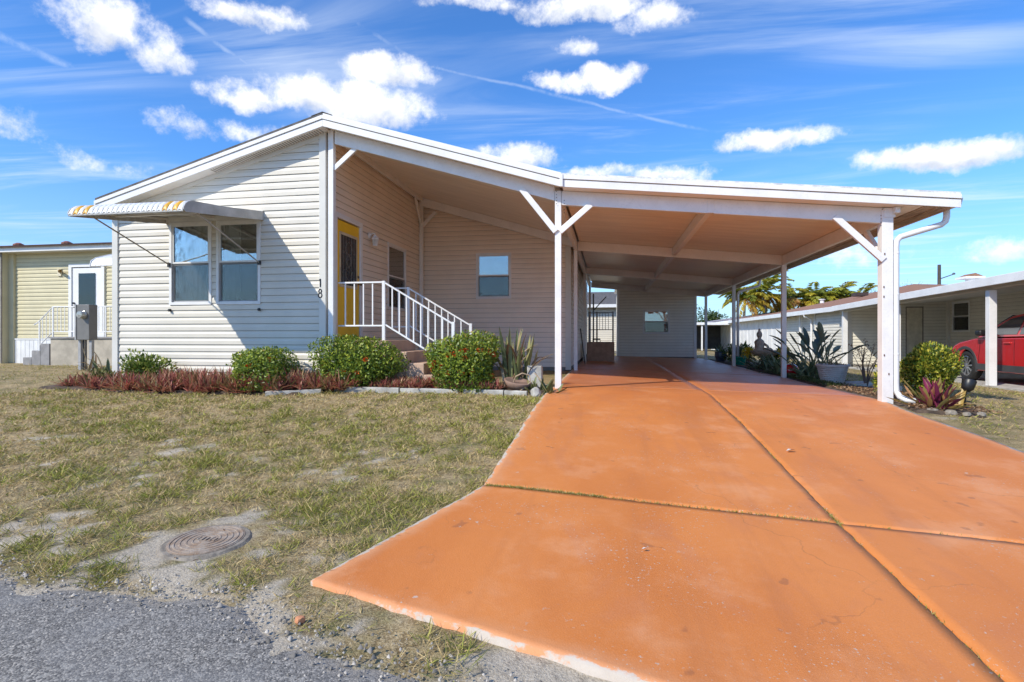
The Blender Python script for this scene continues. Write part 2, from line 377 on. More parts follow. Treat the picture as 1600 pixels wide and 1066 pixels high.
Zr = G(X, Yr) + np.array([-.03, -.012, -.003, .002] + [.005] * (len(rows) - 4))[:, None] + .006 * (vnoise(X, Yr, 1.5, 3) - .5)
idx = np.arange(X.size).reshape(X.shape); Fq = np.stack([idx[:-1, :-1], idx[1:, :-1], idx[1:, 1:], idx[:-1, 1:]], -1).reshape(-1, 4)
ea = np.tile(np.interp(rows, [0, .06, .16, .4], [1., .6, .2, 0])[:, None], (1, len(rx)))
o = link('road', npmesh('road', np.stack([X, Yr, Zr], -1).reshape(-1, 3), Fq, True, {'edge': ea.ravel()}), asphalt()); tag(o, kind='structure')

# ---- driveway slabs
def drive_mat():
    m = bpy.data.materials.new('orange_stained_concrete'); m.use_nodes = True; t = NT(m.node_tree); b = m.node_tree.nodes['Principled BSDF']
    P = t.n('ShaderNodeTexCoord').outputs['Object']; e = t.n('ShaderNodeAttribute', {'attribute_name': 'edge'}).outputs['Fac']; inn = t.n('ShaderNodeAttribute', {'attribute_name': 'inner'}).outputs['Fac']
    mp = t.n('ShaderNodeMapping', None, Vector=P); mp.inputs['Rotation'].default_value = (0, 0, .35); mp.inputs['Scale'].default_value = (1, .45, 1)
    n1 = t.noise(mp.outputs[0], .9, 5, .6, .4); n2 = t.noise(P, 9, 6, .65); n3 = t.noise(P, 130, 3, .7); n4 = t.noise(P, 3.2, 5, .7); n5 = t.noise(P, 22, 5, .7)
    c = t.mix(t.ss(n1, .3, .72), (.56, .175, .038, 1), (.66, .225, .055, 1))
    c = t.mix(t.math('MULTIPLY', t.ss(n4, .50, .75), .3), c, (.47, .16, .05, 1))
    n6 = t.noise(mp.outputs[0], 2.6, 4, .5, 1.2); c = t.mix(t.math('MULTIPLY', t.ss(n6, .53, .70), .38), c, (.52, .185, .075, 1))
    c = t.mix(t.math('MULTIPLY', t.ss(t.noise(P, 300, 2, .7), .62, .8), .5), c, (.34, .12, .05, 1))
    c = t.mix(t.math('MULTIPLY', t.ss(n3, .45, .75), .14), c, (.82, .42, .21, 1))
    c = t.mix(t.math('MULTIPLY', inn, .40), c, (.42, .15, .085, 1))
    wv = t.vm('ADD', P, t.vm('SCALE', t.n('ShaderNodeTexNoise', None, Vector=P, Scale=3., Detail=4.).outputs[1])); wv.node.inputs[1].links[0].from_node.inputs[3].default_value = .5
    vd = t.n('ShaderNodeTexVoronoi', {'feature': 'DISTANCE_TO_EDGE'}, Vector=wv, Scale=.42)
    crack = t.math('MULTIPLY', t.ss(vd.outputs[0], .0, .0035, 1, 0), t.ss(t.noise(P, .7, 3), .50, .60))
    c = t.mix(t.math('MULTIPLY', t.ss(t.noise(P, 1.7, 6, .65), .50, .72), .42), c, (.74, .37, .19, 1))
    tk = t.n('ShaderNodeMapping', None, Vector=P); tk.inputs['Scale'].default_value = (2.4, .16, 1); c = t.mix(t.math('MULTIPLY', t.ss(t.noise(tk.outputs[0], 1.6, 4, .6), .54, .70), .26), c, (.42, .15, .055, 1))
    dr_ = t.ss(t.noise(P, 7.5, 2, .4), .70, .76); c = t.mix(t.math('MULTIPLY', dr_, .4), c, (.20, .085, .05, 1))
    c = t.mix(t.math('MULTIPLY', crack, .32), c, (.16, .075, .04, 1))
    # chips where the stain has come away: near the rim and in a few scuffed spots
    rim = t.ss(t.math('ADD', e, t.math('MULTIPLY', t.math('SUBTRACT', t.noise(P, 5, 6, .7), .5), .42)), .02, .06, 1, 0)
    spot = t.math('MULTIPLY', t.ss(n5, .635, .665), t.ss(n4, .54, .62))
    sp2 = t.math('MULTIPLY', t.ss(t.noise(P, 60, 3, .6), .645, .665), t.ss(t.noise(P, 1.1, 3), .47, .6))
    fade = t.math('MULTIPLY', t.ss(t.math('ADD', e, t.math('MULTIPLY', t.math('SUBTRACT', n4, .5), .5)), .0, .35, 1, 0), .45)
    c = t.mix(fade, c, (.66, .36, .20, 1))
    c = t.mix(t.math('MAXIMUM', rim, t.math('MAXIMUM', t.math('MULTIPLY', spot, .8), t.math('MULTIPLY', sp2, .85)), clamp=True), c, t.mix(n2, (.40, .33, .26, 1), (.62, .55, .47, 1)))
    t.set(b.inputs['Base Color'], c)
    t.set(b.inputs['Roughness'], t.math('ADD', t.math('MULTIPLY', inn, -.20), t.math('ADD', .52, t.math('MULTIPLY', n4, .2))))
    b.inputs['Specular IOR Level'].default_value = .35
    bn = t.n('ShaderNodeBump', None, Strength=.35, Distance=.006, Height=t.math('ADD', n3, t.math('MULTIPLY', n2, .8))); t.set(b.inputs['Normal'], bn.outputs[0]); return m
drive_m = drive_mat()
JX = 5.86
def crossY(X): return -4.2 - .1 * (np.asarray(X, float) - 3.54)
bed = MB()
dv = grid_mesh('driveway', np.linspace(3.0, 8.3, 30), np.linspace(-7.2, 14.8, 90), lambda X, Y: G(X, Y) + .002 - .09 * ((X < drive_left(Y) + .1) | (Y < drive_front(X) + .1) | (X > 8.02)))
drv = link('driveway', dv, soil_m); tag(drv, kind='structure')
rightX = lambda Y: 8.12 + .04 * np.sin(np.asarray(Y) * 1.7) + np.interp(-np.asarray(Y, float), [-20, 3, 6, 8], [0, 0, .5, .9])
def slab(xl, xr, yb, yt, rimL=1, rimR=1, rimB=1, rimT=1, inner=0, step=.05):
    """xl,xr functions of Y; yb,yt functions of X"""
    nx = max(4, int((xr(0) - xl(0)) / step)); ny = max(4, int(abs(yt(5) - yb(5)) / step))
    a = np.linspace(0, 1, nx); b = np.linspace(0, 1, ny)
    A, B = np.meshgrid(a, b)
    Y0 = yb(5.) + (yt(5.) - yb(5.)) * B; Xq = xl(Y0) + (xr(Y0) - xl(Y0)) * A
    Y0 = yb(Xq) + (yt(Xq) - yb(Xq)) * B; Xq = xl(Y0) + (xr(Y0) - xl(Y0)) * A
    ex = 5 + 0 * A
    J = lambda r: .45 if r > 5 else 0
    if rimL: ex = np.minimum(ex, (Xq - xl(Y0)) * rimL + J(rimL))
    if rimR: ex = np.minimum(ex, (xr(Y0) - Xq) * rimR + J(rimR))
    if rimB: ex = np.minimum(ex, (Y0 - yb(Xq)) * rimB + J(rimB))
    if rimT: ex = np.minimum(ex, (yt(Xq) - Y0) * rimT + J(rimT))
    border = (A == 0) | (A == 1) | (B == 0) | (B == 1)
    jit = .011 * (vnoise(Xq * 3, Y0 * 3, 6, 3) - .5) * 2 * border
    Z = G(Xq, Y0) + .014 + .004 * (vnoise(Xq, Y0, .8, 2) - .5)
    Xj = Xq + jit; Yj = Y0 + jit
    V = np.stack([Xj, Yj, Z], -1).reshape(-1, 3); i = np.arange(nx * ny).reshape(ny, nx)
    F = np.stack([i[:-1, :-1], i[:-1, 1:], i[1:, 1:], i[1:, :-1]], -1).reshape(-1, 4)
    loop = np.concatenate([i[0, :], i[1:, -1], i[-1, -2::-1], i[-2:0:-1, 0]]); nb = len(V)
    Vb = V[loop].copy(); Vb[:, 2] -= .085; k = np.arange(len(loop)); k2 = (k + 1) % len(loop)
    Fs = np.stack([loop[k], nb + k, nb + k2, loop[k2]], -1)
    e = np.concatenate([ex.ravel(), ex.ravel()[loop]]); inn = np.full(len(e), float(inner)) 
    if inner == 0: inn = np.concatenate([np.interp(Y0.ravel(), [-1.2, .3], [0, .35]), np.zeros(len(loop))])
    o = link('concrete_slab', npmesh('concrete_slab', np.concatenate([V, Vb]), [F, Fs], False, {'edge': np.maximum(e, 0), 'inner': inn}), drive_m, drv); return o
g_ = .008
jl = lambda Y: JX - g_ + 0 * np.asarray(Y, float); jr = lambda Y: JX + g_ + 0 * np.asarray(Y, float)
cst = lambda v: (lambda X: v + 0 * np.asarray(X, float))
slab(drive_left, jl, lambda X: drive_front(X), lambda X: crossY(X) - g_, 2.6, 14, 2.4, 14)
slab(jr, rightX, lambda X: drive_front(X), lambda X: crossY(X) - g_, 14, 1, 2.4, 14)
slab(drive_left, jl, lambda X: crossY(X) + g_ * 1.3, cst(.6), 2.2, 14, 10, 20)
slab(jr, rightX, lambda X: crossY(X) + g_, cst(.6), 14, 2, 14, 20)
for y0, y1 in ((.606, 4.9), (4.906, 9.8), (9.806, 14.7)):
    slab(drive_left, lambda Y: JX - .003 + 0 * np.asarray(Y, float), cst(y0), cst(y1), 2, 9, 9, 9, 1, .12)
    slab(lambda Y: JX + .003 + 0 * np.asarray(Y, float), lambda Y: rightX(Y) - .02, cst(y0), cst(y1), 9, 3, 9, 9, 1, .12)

# ---- planting beds
def bed_sheet(name, xs, ys, keep):
    return grid_mesh(name, xs, ys, lambda X, Y: G(X, Y) + np.where(keep(X, Y), .012 + .03 * vnoise(X, Y, 4, 3), -.05))
o = link('planting_bed', bed_sheet('planting_bed', np.arange(-4.5, 3.62, .08), np.arange(-1.15, .1, .08), lambda X, Y: Y > np.interp(X, [-4.4, -2, 0, .3, 3.5], [-.8, -.98, -.85, -.42, -.42])), soil_m); tag(o, kind='structure')
o = link('planting_bed', bed_sheet('planting_bed', np.arange(8.0, 9.9, .07), np.arange(-.8, 14, .07), lambda X, Y: (X > 8.16) & (Y > -.6) & (Y < 13.8) & (X < np.interp(Y, [-.7, 0, 2, 14], [8.9, 9.1, 9.3, 9.6]))), soil_m); tag(o, kind='structure')
# the concrete parking strip next door
mb = MB(); mb.prism([(12.75, -6, -.33), (16.5, -6, -.33), (16.5, 13.6, -.33), (12.75, 13.6, -.33)], (0, 0, .035)); tag(mb.obj('parking_pad', conc_m), kind='structure')

# ================================================================== SIDING
PROFILE = [(0, .0175), (.58, .0155), (.80, .006), (1, .004)]
def prof(h): return float(np.interp(h, [p[0] for p in PROFILE], [p[1] for p in PROFILE]))
def siding(parent, O, u, n, u0, u1, z0, top, holes, mat, course=.1143, joined=None, seams=False, zmax=9, lift=0.):
    """boards on a wall: O origin (x,y), u along, n outward; top(u) linear roof line; holes (u0,u1,z0,z1)"""
    O = np.array(O, float); u = np.array(u, float); n = np.array(n, float); acc = [] if joined else None
    s = top(1.) - top(0.); t0 = top(0.); k = -1; rs = random.Random(int(z0 * 1000) + 5)
    while True:
        k += 1; zb = z0 + k * course; zt = zb + course
        tmax = max(top(u0), top(u1))
        if zb > min(tmax, zmax) - .02: break
        cuts = sorted({zb, min(zt, zmax)} | {h for H in holes for h in H[2:4] if zb + .004 < h < zt - .004})
        for a, b in zip(cuts[:-1], cuts[1:]):
            def rng_at(z):
                lo, hi = u0, u1
                if abs(s) > 1e-6:
                    uc = (z - t0) / s
                    if s > 0: lo = max(lo, uc)
                    else: hi = min(hi, uc)
                elif z > t0 + 1e-6: return None
                return (lo, hi) if hi - lo > .0 else None
            ra, rb = rng_at(a), rng_at(b)
            if ra is None: continue
            if rb is None:
                m_ = (ra[1] if s > 0 else ra[0]); rb = (m_, m_)
            segs = [(ra[0], ra[1], rb[0], rb[1])]
            for H in holes:
                if H[2] < (a + b) / 2 < H[3]:
                    new = []
                    for (p, q, p2, q2) in segs:
                        if H[1] <= min(p, p2) or H[0] >= max(q, q2): new.append((p, q, p2, q2)); continue
                        if H[0] > p: new.append((p, H[0], p2, H[0]))
                        if H[1] < q: new.append((H[1], q, H[1], q2))
                    segs = new
            for (p, q, p2, q2) in segs:
                if q - p < .015: continue
                pcs = [(p, q, p2, q2, 0)]
                if seams and q - p > 1.5:
                    r = random.Random((k // 2) * 77 + int(u0 * 10)); sm = p + (q - p) * r.uniform(.12, .88)
                    if p2 < sm < q2: pcs = [(p, sm, p2, sm, 0), (sm - .02, q, sm - .02, q2, .0016)]
                for (p_, q_, p2_, q2_, dz) in pcs:
                    hs = sorted({(a - zb) / course, (b - zb) / course} | {h for h in (.58, .80) if (a - zb) / course < h < (b - zb) / course})
                    vs = []; wig = rs.uniform(-.0012, .0012)
                    for i, h in enumerate([hs[0]] + hs):
                        f = (h - hs[0]) / max(1e-6, hs[-1] - hs[0]); L = p_ + (p2_ - p_) * f; R = q_ + (q2_ - q_) * f
                        off = (.001 if i == 0 else prof(h) + dz + wig) + lift; z = zb + max(h, .055) * course
                        for U in (L, R):
                            xy = O + u * U + n * off; vs.append((xy[0], xy[1], z))
                    nr = len(vs) // 2; fs = [(2 * i, 2 * i + 1, 2 * i + 3, 2 * i + 2) for i in range(nr - 1)]
                    fs += [tuple(2 * i for i in range(nr)), tuple(2 * i + 1 for i in range(nr))[::-1]]
                    if joined: acc.append((vs, fs))
                    else:
                        m_ = MB(); m_.add(vs, fs); m_.obj('siding_board', mat, parent)
    if joined:
        m_ = MB()
        for vs, fs in acc: m_.add(vs, fs)
        o = m_.obj('siding', mat, parent); o['kind'] = 'stuff'; return o

def backing(parent, name, O, u, n, u0, u1, z0, top, holes, mat=None, th=.10):
    """solid wall with openings"""
    O = np.array(O, float); u = np.array(u, float); n = np.array(n, float); m_ = MB()
    br = sorted({u0, u1} | {x for H in holes for x in H[:2]})
    for a, b in zip(br[:-1], br[1:]):
        hz = sorted([(H[2], H[3]) for H in holes if H[0] < (a + b) / 2 < H[1]]); z = z0; spans = []
        for h0, h1 in hz: spans.append((z, h0, h0)); z = h1
        spans.append((z, None, None))
        for (lo, t1, _) in spans:
            za, zb = (t1, t1) if t1 is not None else (top(a), top(b))
            P = [O + u * a, O + u * b]
            poly = [(P[0][0], P[0][1], lo), (P[1][0], P[1][1], lo), (P[1][0], P[1][1], zb), (P[0][0], P[0][1], za)]
            m_.prism(poly, (-n[0] * th, -n[1] * th, 0))
    return m_.obj(name, mat or trim_m, parent)

def local_box(m_, O, u, n, u0, u1, d0, d1, z0, z1):
    """box on a wall: along u, out along n between d0 and d1"""
    O = np.array(O, float); u = np.array(u, float); n = np.array(n, float)
    q = [O + u * a + n * d for a, d in ((u0, d0), (u1, d0), (u1, d1), (u0, d1))]
    return m_.prism([(p[0], p[1], z0) for p in q], (0, 0, z1 - z0))

def window(parent, O, u, n, u0, u1, z0, z1, blind='curtain', rail=.5, frame_w=.045, mat=None, screen=True, room=True, label=None):
    """single-hung window: outer frame, sashes, two panes, screen, what hangs behind, a dark room"""
    mat = mat or white_m; m_ = MB(); B = lambda M_, a, b, d0, d1, c, d: local_box(M_, O, u, n, a, b, d0, d1, c, d)
    B(m_, u0 - frame_w, u1 + frame_w, -.03, .028, z1, z1 + frame_w); B(m_, u0 - frame_w, u1 + frame_w, -.03, .030, z0 - frame_w, z0)
    B(m_, u0 - frame_w, u0, -.03, .026, z0, z1); B(m_, u1, u1 + frame_w, -.03, .026, z0, z1)
    w = m_.obj('window', mat, parent)
    if label: w['label'] = label
    zr = z0 + (z1 - z0) * rail; sw = .028
    for nm, a, b, dd in (('upper_sash', zr, z1, .004), ('lower_sash', z0, zr, -.012)):
        m_ = MB(); B(m_, u0, u0 + sw, dd - .02, dd + .008, a, b); B(m_, u1 - sw, u1, dd - .02, dd + .008, a, b)
        B(m_, u0 + sw, u1 - sw, dd - .02, dd + .008, a, a + sw); B(m_, u0 + sw, u1 - sw, dd - .02, dd + .008, b - sw, b); m_.obj(nm, mat, w)
        m_ = MB(); B(m_, u0 + sw, u1 - sw, dd - .009, dd - .005, a + sw, b - sw); m_.obj('pane', glass_m, w)
    if screen:
        m_ = MB(); B(m_, u0 + .012, u1 - .012, .006, .0075, z0 + .012, zr); m_.obj('screen', scr_m, w)
    if blind == 'blind':
        nb = int((z1 - z0) / .05); m_ = MB()
        for i in range(nb):
            z = z0 + (i + .5) * (z1 - z0) / nb; O2 = np.array(O); uu = np.array(u); nn = np.array(n)
            q = [O2 + uu * (u0 + .01) - nn * .075, O2 + uu * (u1 - .01) - nn * .075, O2 + uu * (u1 - .01) - nn * .055, O2 + uu * (u0 + .01) - nn * .055]
            zz = (z + .02, z + .02, z - .022, z - .022); m_.add([(p[0], p[1], zz[i]) for i, p in enumerate(q)], [(0, 1, 2, 3)])
        m_.obj('blind', blind_m, w)
    elif blind in ('curtain', 'half'):
        U = np.linspace(u0 - .02, u1 + .02 if blind == 'curtain' else u0 + (u1 - u0) * .42, 70); ph = rng.random() * 6
        dep = -.11 + .028 * np.sin(U * 48 + ph + 2 * np.sin(U * 7)) + .012 * np.sin(U * 101 + 1.3 * ph)
        P0 = np.array(O)[None] + np.array(u)[None] * U[:, None] + np.array(n)[None] * dep[:, None]
        V = np.concatenate([np.c_[P0, np.full(70, z0 - .1)], np.c_[P0, np.full(70, z1 + .1)]]); i = np.arange(69)
        link('curtain', npmesh('curtain', V, np.stack([i, i + 1, i + 71, i + 70], -1), True), curtain_m, w)
    elif blind == 'shade':
        m_ = MB(); B(m_, u0 - .01, u1 + .01, -.075, -.07, z0 + (z1 - z0) * .5, z1 + .02); m_.obj('roller_shade', blind_m, w)
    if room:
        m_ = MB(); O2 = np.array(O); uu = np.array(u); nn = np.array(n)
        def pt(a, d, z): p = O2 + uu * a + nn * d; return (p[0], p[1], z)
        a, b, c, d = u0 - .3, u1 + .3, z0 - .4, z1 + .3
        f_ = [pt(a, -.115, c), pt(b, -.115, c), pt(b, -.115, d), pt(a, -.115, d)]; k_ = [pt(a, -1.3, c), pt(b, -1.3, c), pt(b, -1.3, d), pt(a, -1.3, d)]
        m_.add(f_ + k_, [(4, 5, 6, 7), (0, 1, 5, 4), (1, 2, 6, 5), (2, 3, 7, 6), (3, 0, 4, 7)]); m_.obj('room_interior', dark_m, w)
    return w

# ================================================================== THE HOME
RL = lambda X: 4.22 - .281 * (.085 - X)
RR = lambda X: 4.22 - .300 * (X - .085)
CR = lambda X: 3.112 - .098 * (X - 3.78)
home = thing('manufactured_home', 'cream vinyl-sided home with gabled roof, recessed porch and yellow front door', 'house', (0, 0, 0))
FZ = .09
# front wall
H_front = [(-2.76, -2.06, 1.37, 2.66), (-1.88, -1.17, 1.37, 2.66)]
fw = backing(home, 'wall', (0, 0), (1, 0), (0, -1), -3.88, 0, .0, lambda u: RL(u) - .05, H_front, back_m)
holesF = [(a - .045, b + .045, c - .045, d + .045) for a, b, c, d in H_front]
siding(fw, (0, 0), (1, 0), (0, -1), -3.80, -.085, FZ, lambda u: RL(u) - .19, holesF, siding_m, seams=True)
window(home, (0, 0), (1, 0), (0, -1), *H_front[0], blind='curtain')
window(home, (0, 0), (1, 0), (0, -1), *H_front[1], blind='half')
for x in (-2.79, -1.14):                                   # hooks below the window
    MB().box(x - .015, x + .015, -.045, -.012, 1.215, 1.26).box(x - .006, x + .02, -.07, -.044, 1.225, 1.245).obj('hook', black_m, home)
# porch side wall with the door
H_side = [(.32, 1.23, .74, 2.79), (2.55, 3.48, 1.40, 2.68)]
sw_ = backing(home, 'wall', (0, 0), (0, 1), (1, 0), .0, 4.57, .0, lambda u: 4.10, H_side, back_m)
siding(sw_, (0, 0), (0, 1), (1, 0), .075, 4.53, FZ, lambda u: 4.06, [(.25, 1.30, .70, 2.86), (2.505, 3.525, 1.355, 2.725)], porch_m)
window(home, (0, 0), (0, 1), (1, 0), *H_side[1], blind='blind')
# porch back wall
H_back = [(1.41, 2.16, 1.73, 2.71)]
bw = backing(home, 'wall', (0, 4.57), (1, 0), (0, -1), .0, 3.56, .0, lambda u: RR(u) - .10, H_back, back_m)
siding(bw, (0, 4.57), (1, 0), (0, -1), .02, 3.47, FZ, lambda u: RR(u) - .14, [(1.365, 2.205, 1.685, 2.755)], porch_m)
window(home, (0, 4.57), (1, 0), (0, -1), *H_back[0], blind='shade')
# carport-side wall, left wall, rear wall
rw = backing(home, 'wall', (3.56, 0), (0, 1), (1, 0), 4.57, 15.2, .0, lambda u: 3.0, [], back_m)
siding(rw, (3.56, 0), (0, 1), (1, 0), 4.64, 15.2, FZ, lambda u: 2.97, [], shed_m, joined=True)
backing(home, 'wall', (-3.88, 0), (0, 1), (-1, 0), .0, 15.2, .0, lambda u: RL(-3.88) - .1, [], siding_m)
backing(home, 'wall', (0, 15.2), (1, 0), (0, 1), -3.88, 3.56, .0, lambda u: 3.0, [], siding_m)
# corner trims
bevel(MB().box(-3.905, -3.795, -.0360, .05, .03, RL(-3.88) - .16).obj('corner_trim', trim_m, home))
bevel(MB().box(-.088, .026, -.0362, .075, .03, RL(0) - .15).obj('corner_trim', trim_m, home))
bevel(MB().box(3.47, 3.592, 4.535, 4.66, .03, 3.02).obj('corner_trim', trim_m, home))
# frieze trim under the sloping soffit, soffit, rake boards
x0, x1 = -4.02, .085
def slope_box(m_, xa, xb, ya, yb, fa, lo, hi):
    """box whose bottom/top follow the line fa(x)+lo / +hi"""
    return m_.prism([(xa, ya, fa(xa) + lo), (xb, ya, fa(xb) + lo), (xb, ya, fa(xb) + hi), (xa, ya, fa(xa) + hi)], (0, yb - ya, 0))
slope_box(MB(), -3.79, -.09, -.028, -.001, RL, -.235, -.172).obj('frieze_trim', trim_m, home)
slope_box(MB(), x0, x1, -.225, -.0, RL, -.168, -.15).obj('soffit', soffit_m, home)
for i in range(46):                                         # vent slots of the soffit
    xa = -1.9 + i * .042
    slope_box(MB(), xa, xa + .018, -.19, -.05, RL, -.1715, -.1685).obj('soffit_vent', M('vent_shadow', (.30, .28, .25), .8), home)
def rake(xa, xb, fa, par, nm='rake_board'):
    bevel(slope_box(MB(), xa, xb, -.262, -.226, fa, -.058, 0).obj(nm, white_m, par), .003)
    bevel(slope_box(MB(), xa, xb, -.246, -.226, fa, -.170, -.066).obj(nm, white_m, par), .003)
    slope_box(MB(), xa, xb, -.2355, -.2265, fa, -.0655, -.0585).obj('drip_groove', back_m, par)
rake(x0, x1 - .001, RL, home); rake(x1 + .001, 3.775, RR, home)
# roof planes
rf = slope_box(MB(), x0, x1, -.245, 15.5, RL, .002, .045).obj('roof', shingle_m, home)
slope_box(MB(), x1, 3.775, -.24, 15.5, RR, .002, .035).obj('roof', white_m, home)
MB().prism([(-.10, -.25, RL(-.10) + .046), (.085, -.25, 4.266), (.24, -.25, RR(.24) + .036), (.24, -.25, RR(.24) + .044), (.085, -.25, 4.275), (-.10, -.25, RL(-.10) + .054)], (0, 15.8, 0)).obj('ridge_cap', shingle_m, rf)
bevel(MB().box(-4.06, -4.02, -.23, 15.5, RL(-4.02) - .12, RL(-4.02) + .01).obj('fascia_board', white_m, home))
# porch ceiling panels
for i in range(16):
    ya = -.215 + i * .302
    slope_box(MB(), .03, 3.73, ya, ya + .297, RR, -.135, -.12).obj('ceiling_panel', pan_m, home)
# porch beams, posts, braces
bevel(MB().vbeam((.17, .02, RR(.17) - .138), (3.66, .02, RR(3.66) - .138), .075, .205).obj('porch_beam', white_m, home))
bevel(MB().vbeam((.06, 4.42, RR(.06) - .138), (3.66, 4.42, RR(3.66) - .138), .075, .19).obj('porch_beam', white_m, home))
bevel(MB().vbeam((.09, .07, RR(.09) - .137), (.09, 4.37, RR(.09) - .137), .07, .10).obj('wall_beam', white_m, home))
bevel(MB().box(.062, .150, -.025, .063, .0, RR(.1) - .14).obj('porch_post', white_m, home))
bevel(MB().box(.025, .108, 4.38, 4.46, .02, RR(.1) - .14).obj('porch_post', white_m, home))
bevel(MB().beam((.14, .02, 3.46), (.55, .02, 3.80), .075, .045, (0, 1, 0)).obj('brace', white_m, home))
bevel(MB().beam((.09, 4.42, 3.42), (.42, 4.42, 3.74), .075, .045, (0, 1, 0)).obj('brace', white_m, home))
bevel(MB().beam((.075, 4.40, 3.42), (.085, 3.95, 3.98), .075, .045, (1, 0, 0)).obj('brace', white_m, home))
# front door
door = bevel(MB().box(-.035, .012, .36, 1.19, .76, 2.75).obj('door', yellow_m, home))
door['label'] = 'bright yellow door with leaded glass panel'
m_ = MB().box(-.03, .036, .255, .34, .74, 2.80).box(-.03, .036, 1.21, 1.295, .74, 2.80).box(-.03, .038, .255, 1.295, 2.77, 2.855); bevel(m_.obj('door_frame', white_m, home))
gy0, gy1, gz0, gz1 = .49, 1.07, 1.68, 2.52
MB().box(.012, .020, gy0 - .045, gy0, gz0 - .045, gz1 + .045).box(.012, .020, gy1, gy1 + .045, gz0 - .045, gz1 + .045).box(.012, .021, gy0, gy1, gz1, gz1 + .045).box(.012, .021, gy0, gy1, gz0 - .045, gz0).obj('glass_trim', M('pale_glass_trim', (.66, .55, .36), .5), door)
MB().box(.0125, .0150, gy0, gy1, gz0, gz1).obj('leaded_glass', M('dark_door_glass', (.055, .055, .06), .12, .25, 12, .15, 20, spec=.6), door)
lead = MB(); lm = (gy0 + gy1) / 2
for dy in (-.2, -.1, .1, .2): lead.tube([(.017, lm + dy, gz0), (.017, lm + dy, gz1)], .004, 5)
for s_ in (-1, 1):
    for a_, z_ in ((.09, .42), (.06, .42), (.12, .62), (.12, .2)):
        lead.tube([(.017, lm + s_ * a_ * math.sin(t * math.pi), gz0 + z_ + (t - .5) * .26) for t in np.linspace(0, 1, 9)], .0035, 5)
lead.obj('lead_came', M('lead_came', (.28, .26, .22), .4, metal=.5), door)
MB().tube([(.012, 1.14, 1.735), (.05, 1.14, 1.735), (.06, 1.14, 1.735), (.085, 1.14, 1.735)], [.012, .012, .03, .026], 12).obj('door_knob', brass_m, door)
MB().tube([(.012, 1.14, 1.86), (.03, 1.14, 1.86)], .024, 12).obj('deadbolt', brass_m, door)
# house number
dg = MB().tube([(-.062, -.036, 1.585), (-.062, -.036, 1.712)], .011, 6); dg.tube([(-.062, -.036, 1.712), (-.085, -.036, 1.688)], .009, 6); dg.obj('house_number', black_m, home)
dg = MB()
for zc, r in ((1.453, .036), (1.520, .029)): dg.tube([(-.066 + r * .82 * math.cos(t), -.036, zc + r * math.sin(t)) for t in np.linspace(0, 2 * math.pi, 17)], .0095, 6, False)
dg.obj('house_number', black_m, home)

# ---- lantern by the door
lan = thing('wall_lantern', 'small white lantern on the porch wall beside the yellow door', 'lamp', (0, 1.62, 2.6))
MB().lathe((0, 0, 0), [(.055, 0), (.055, .02), (.03, .03)], 14).obj('mounting_plate', white_m, lan)
lan.children[0].data.transform(Matrix.Translation((.013, 1.62, 2.70)) @ Matrix.Rotation(math.pi / 2, 4, 'Y'))
MB().tube([(.03, 1.62, 2.70), (.09, 1.62, 2.74), (.13, 1.62, 2.72), (.13, 1.62, 2.66)], .011, 8).obj('arm', white_m, lan)
MB().lathe((.13, 1.62, 2.50), [(.045, 0), (.07, .13), (.075, .135), (.03, .185), (.0, .2)], 6).obj('lamp_body', white_m, lan)
MB().lathe((.13, 1.62, 2.515), [(.048, 0), (.068, .10)], 6, False).obj('lamp_glass', M('frosted_glass', (.62, .60, .54), .25), lan)

# ---- window awning
aw = thing('window_awning', 'white ribbed aluminium awning with yellow stripes over the front windows', 'awning', (-1.95, 0, 2.7))
AX0, AX1 = -2.86, -1.08
wave = [(0, .000), (-.5, -.072), (-1.0, -.145), (-1.40, -.185), (-1.56, -.202), (-1.65, -.228), (-1.705, -.272), (-1.735, -.325), (-1.74, -.352)]
NR = 23; rw_ = (AX1 - AX0) / NR
for i in range(NR):
    xa = AX0 + i * rw_; V = []; n5 = 7
    for (y, dz) in wave:
        for j in range(n5):
            f = j / (n5 - 1); V.append((xa + f * rw_ * .86, y, 2.815 + dz + .022 * math.sin(math.pi * f)))
    nb = len(V)
    V += [(a, b, c - .006) for a, b, c in V]
    m_ = MB(); F_ = [(r * n5 + j, r * n5 + j + 1, (r + 1) * n5 + j + 1, (r + 1) * n5 + j) for r in range(len(wave) - 1) for j in range(n5 - 1)]
    L_ = (len(wave) - 1) * n5
    F_ += [tuple(nb + q for q in f[::-1]) for f in F_] + [(L_ + j, L_ + j + 1, nb + L_ + j + 1, nb + L_ + j) for j in range(n5 - 1)]
    yel = i in (1, 3, NR - 2, NR - 4)
    m_.add(V, F_); m_.obj('awning_rib', M('awning_yellow', (.78, .42, .04), .4) if yel else white_m, aw, True)
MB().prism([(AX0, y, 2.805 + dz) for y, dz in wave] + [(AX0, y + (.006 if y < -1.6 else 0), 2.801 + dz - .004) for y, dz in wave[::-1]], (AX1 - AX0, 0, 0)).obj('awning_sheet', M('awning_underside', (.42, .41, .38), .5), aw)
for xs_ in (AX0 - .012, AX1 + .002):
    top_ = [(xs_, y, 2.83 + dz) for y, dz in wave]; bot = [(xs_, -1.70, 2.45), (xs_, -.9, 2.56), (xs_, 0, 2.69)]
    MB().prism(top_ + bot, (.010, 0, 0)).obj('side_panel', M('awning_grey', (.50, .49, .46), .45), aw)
for xs_ in np.linspace(AX0 + .02, AX1 - .02, 3):
    MB().vbeam((xs_, -.02, 2.785), (xs_, -1.66, 2.545), .03, .035).obj('rafter', white_m, aw)
MB().vbeam((AX0, -1.0, 2.62), (AX1, -1.0, 2.62), .03, .03).obj('purlin', white_m, aw)
MB().vbeam((AX0, -1.64, 2.53), (AX1, -1.64, 2.53), .03, .03).obj('purlin', white_m, aw)
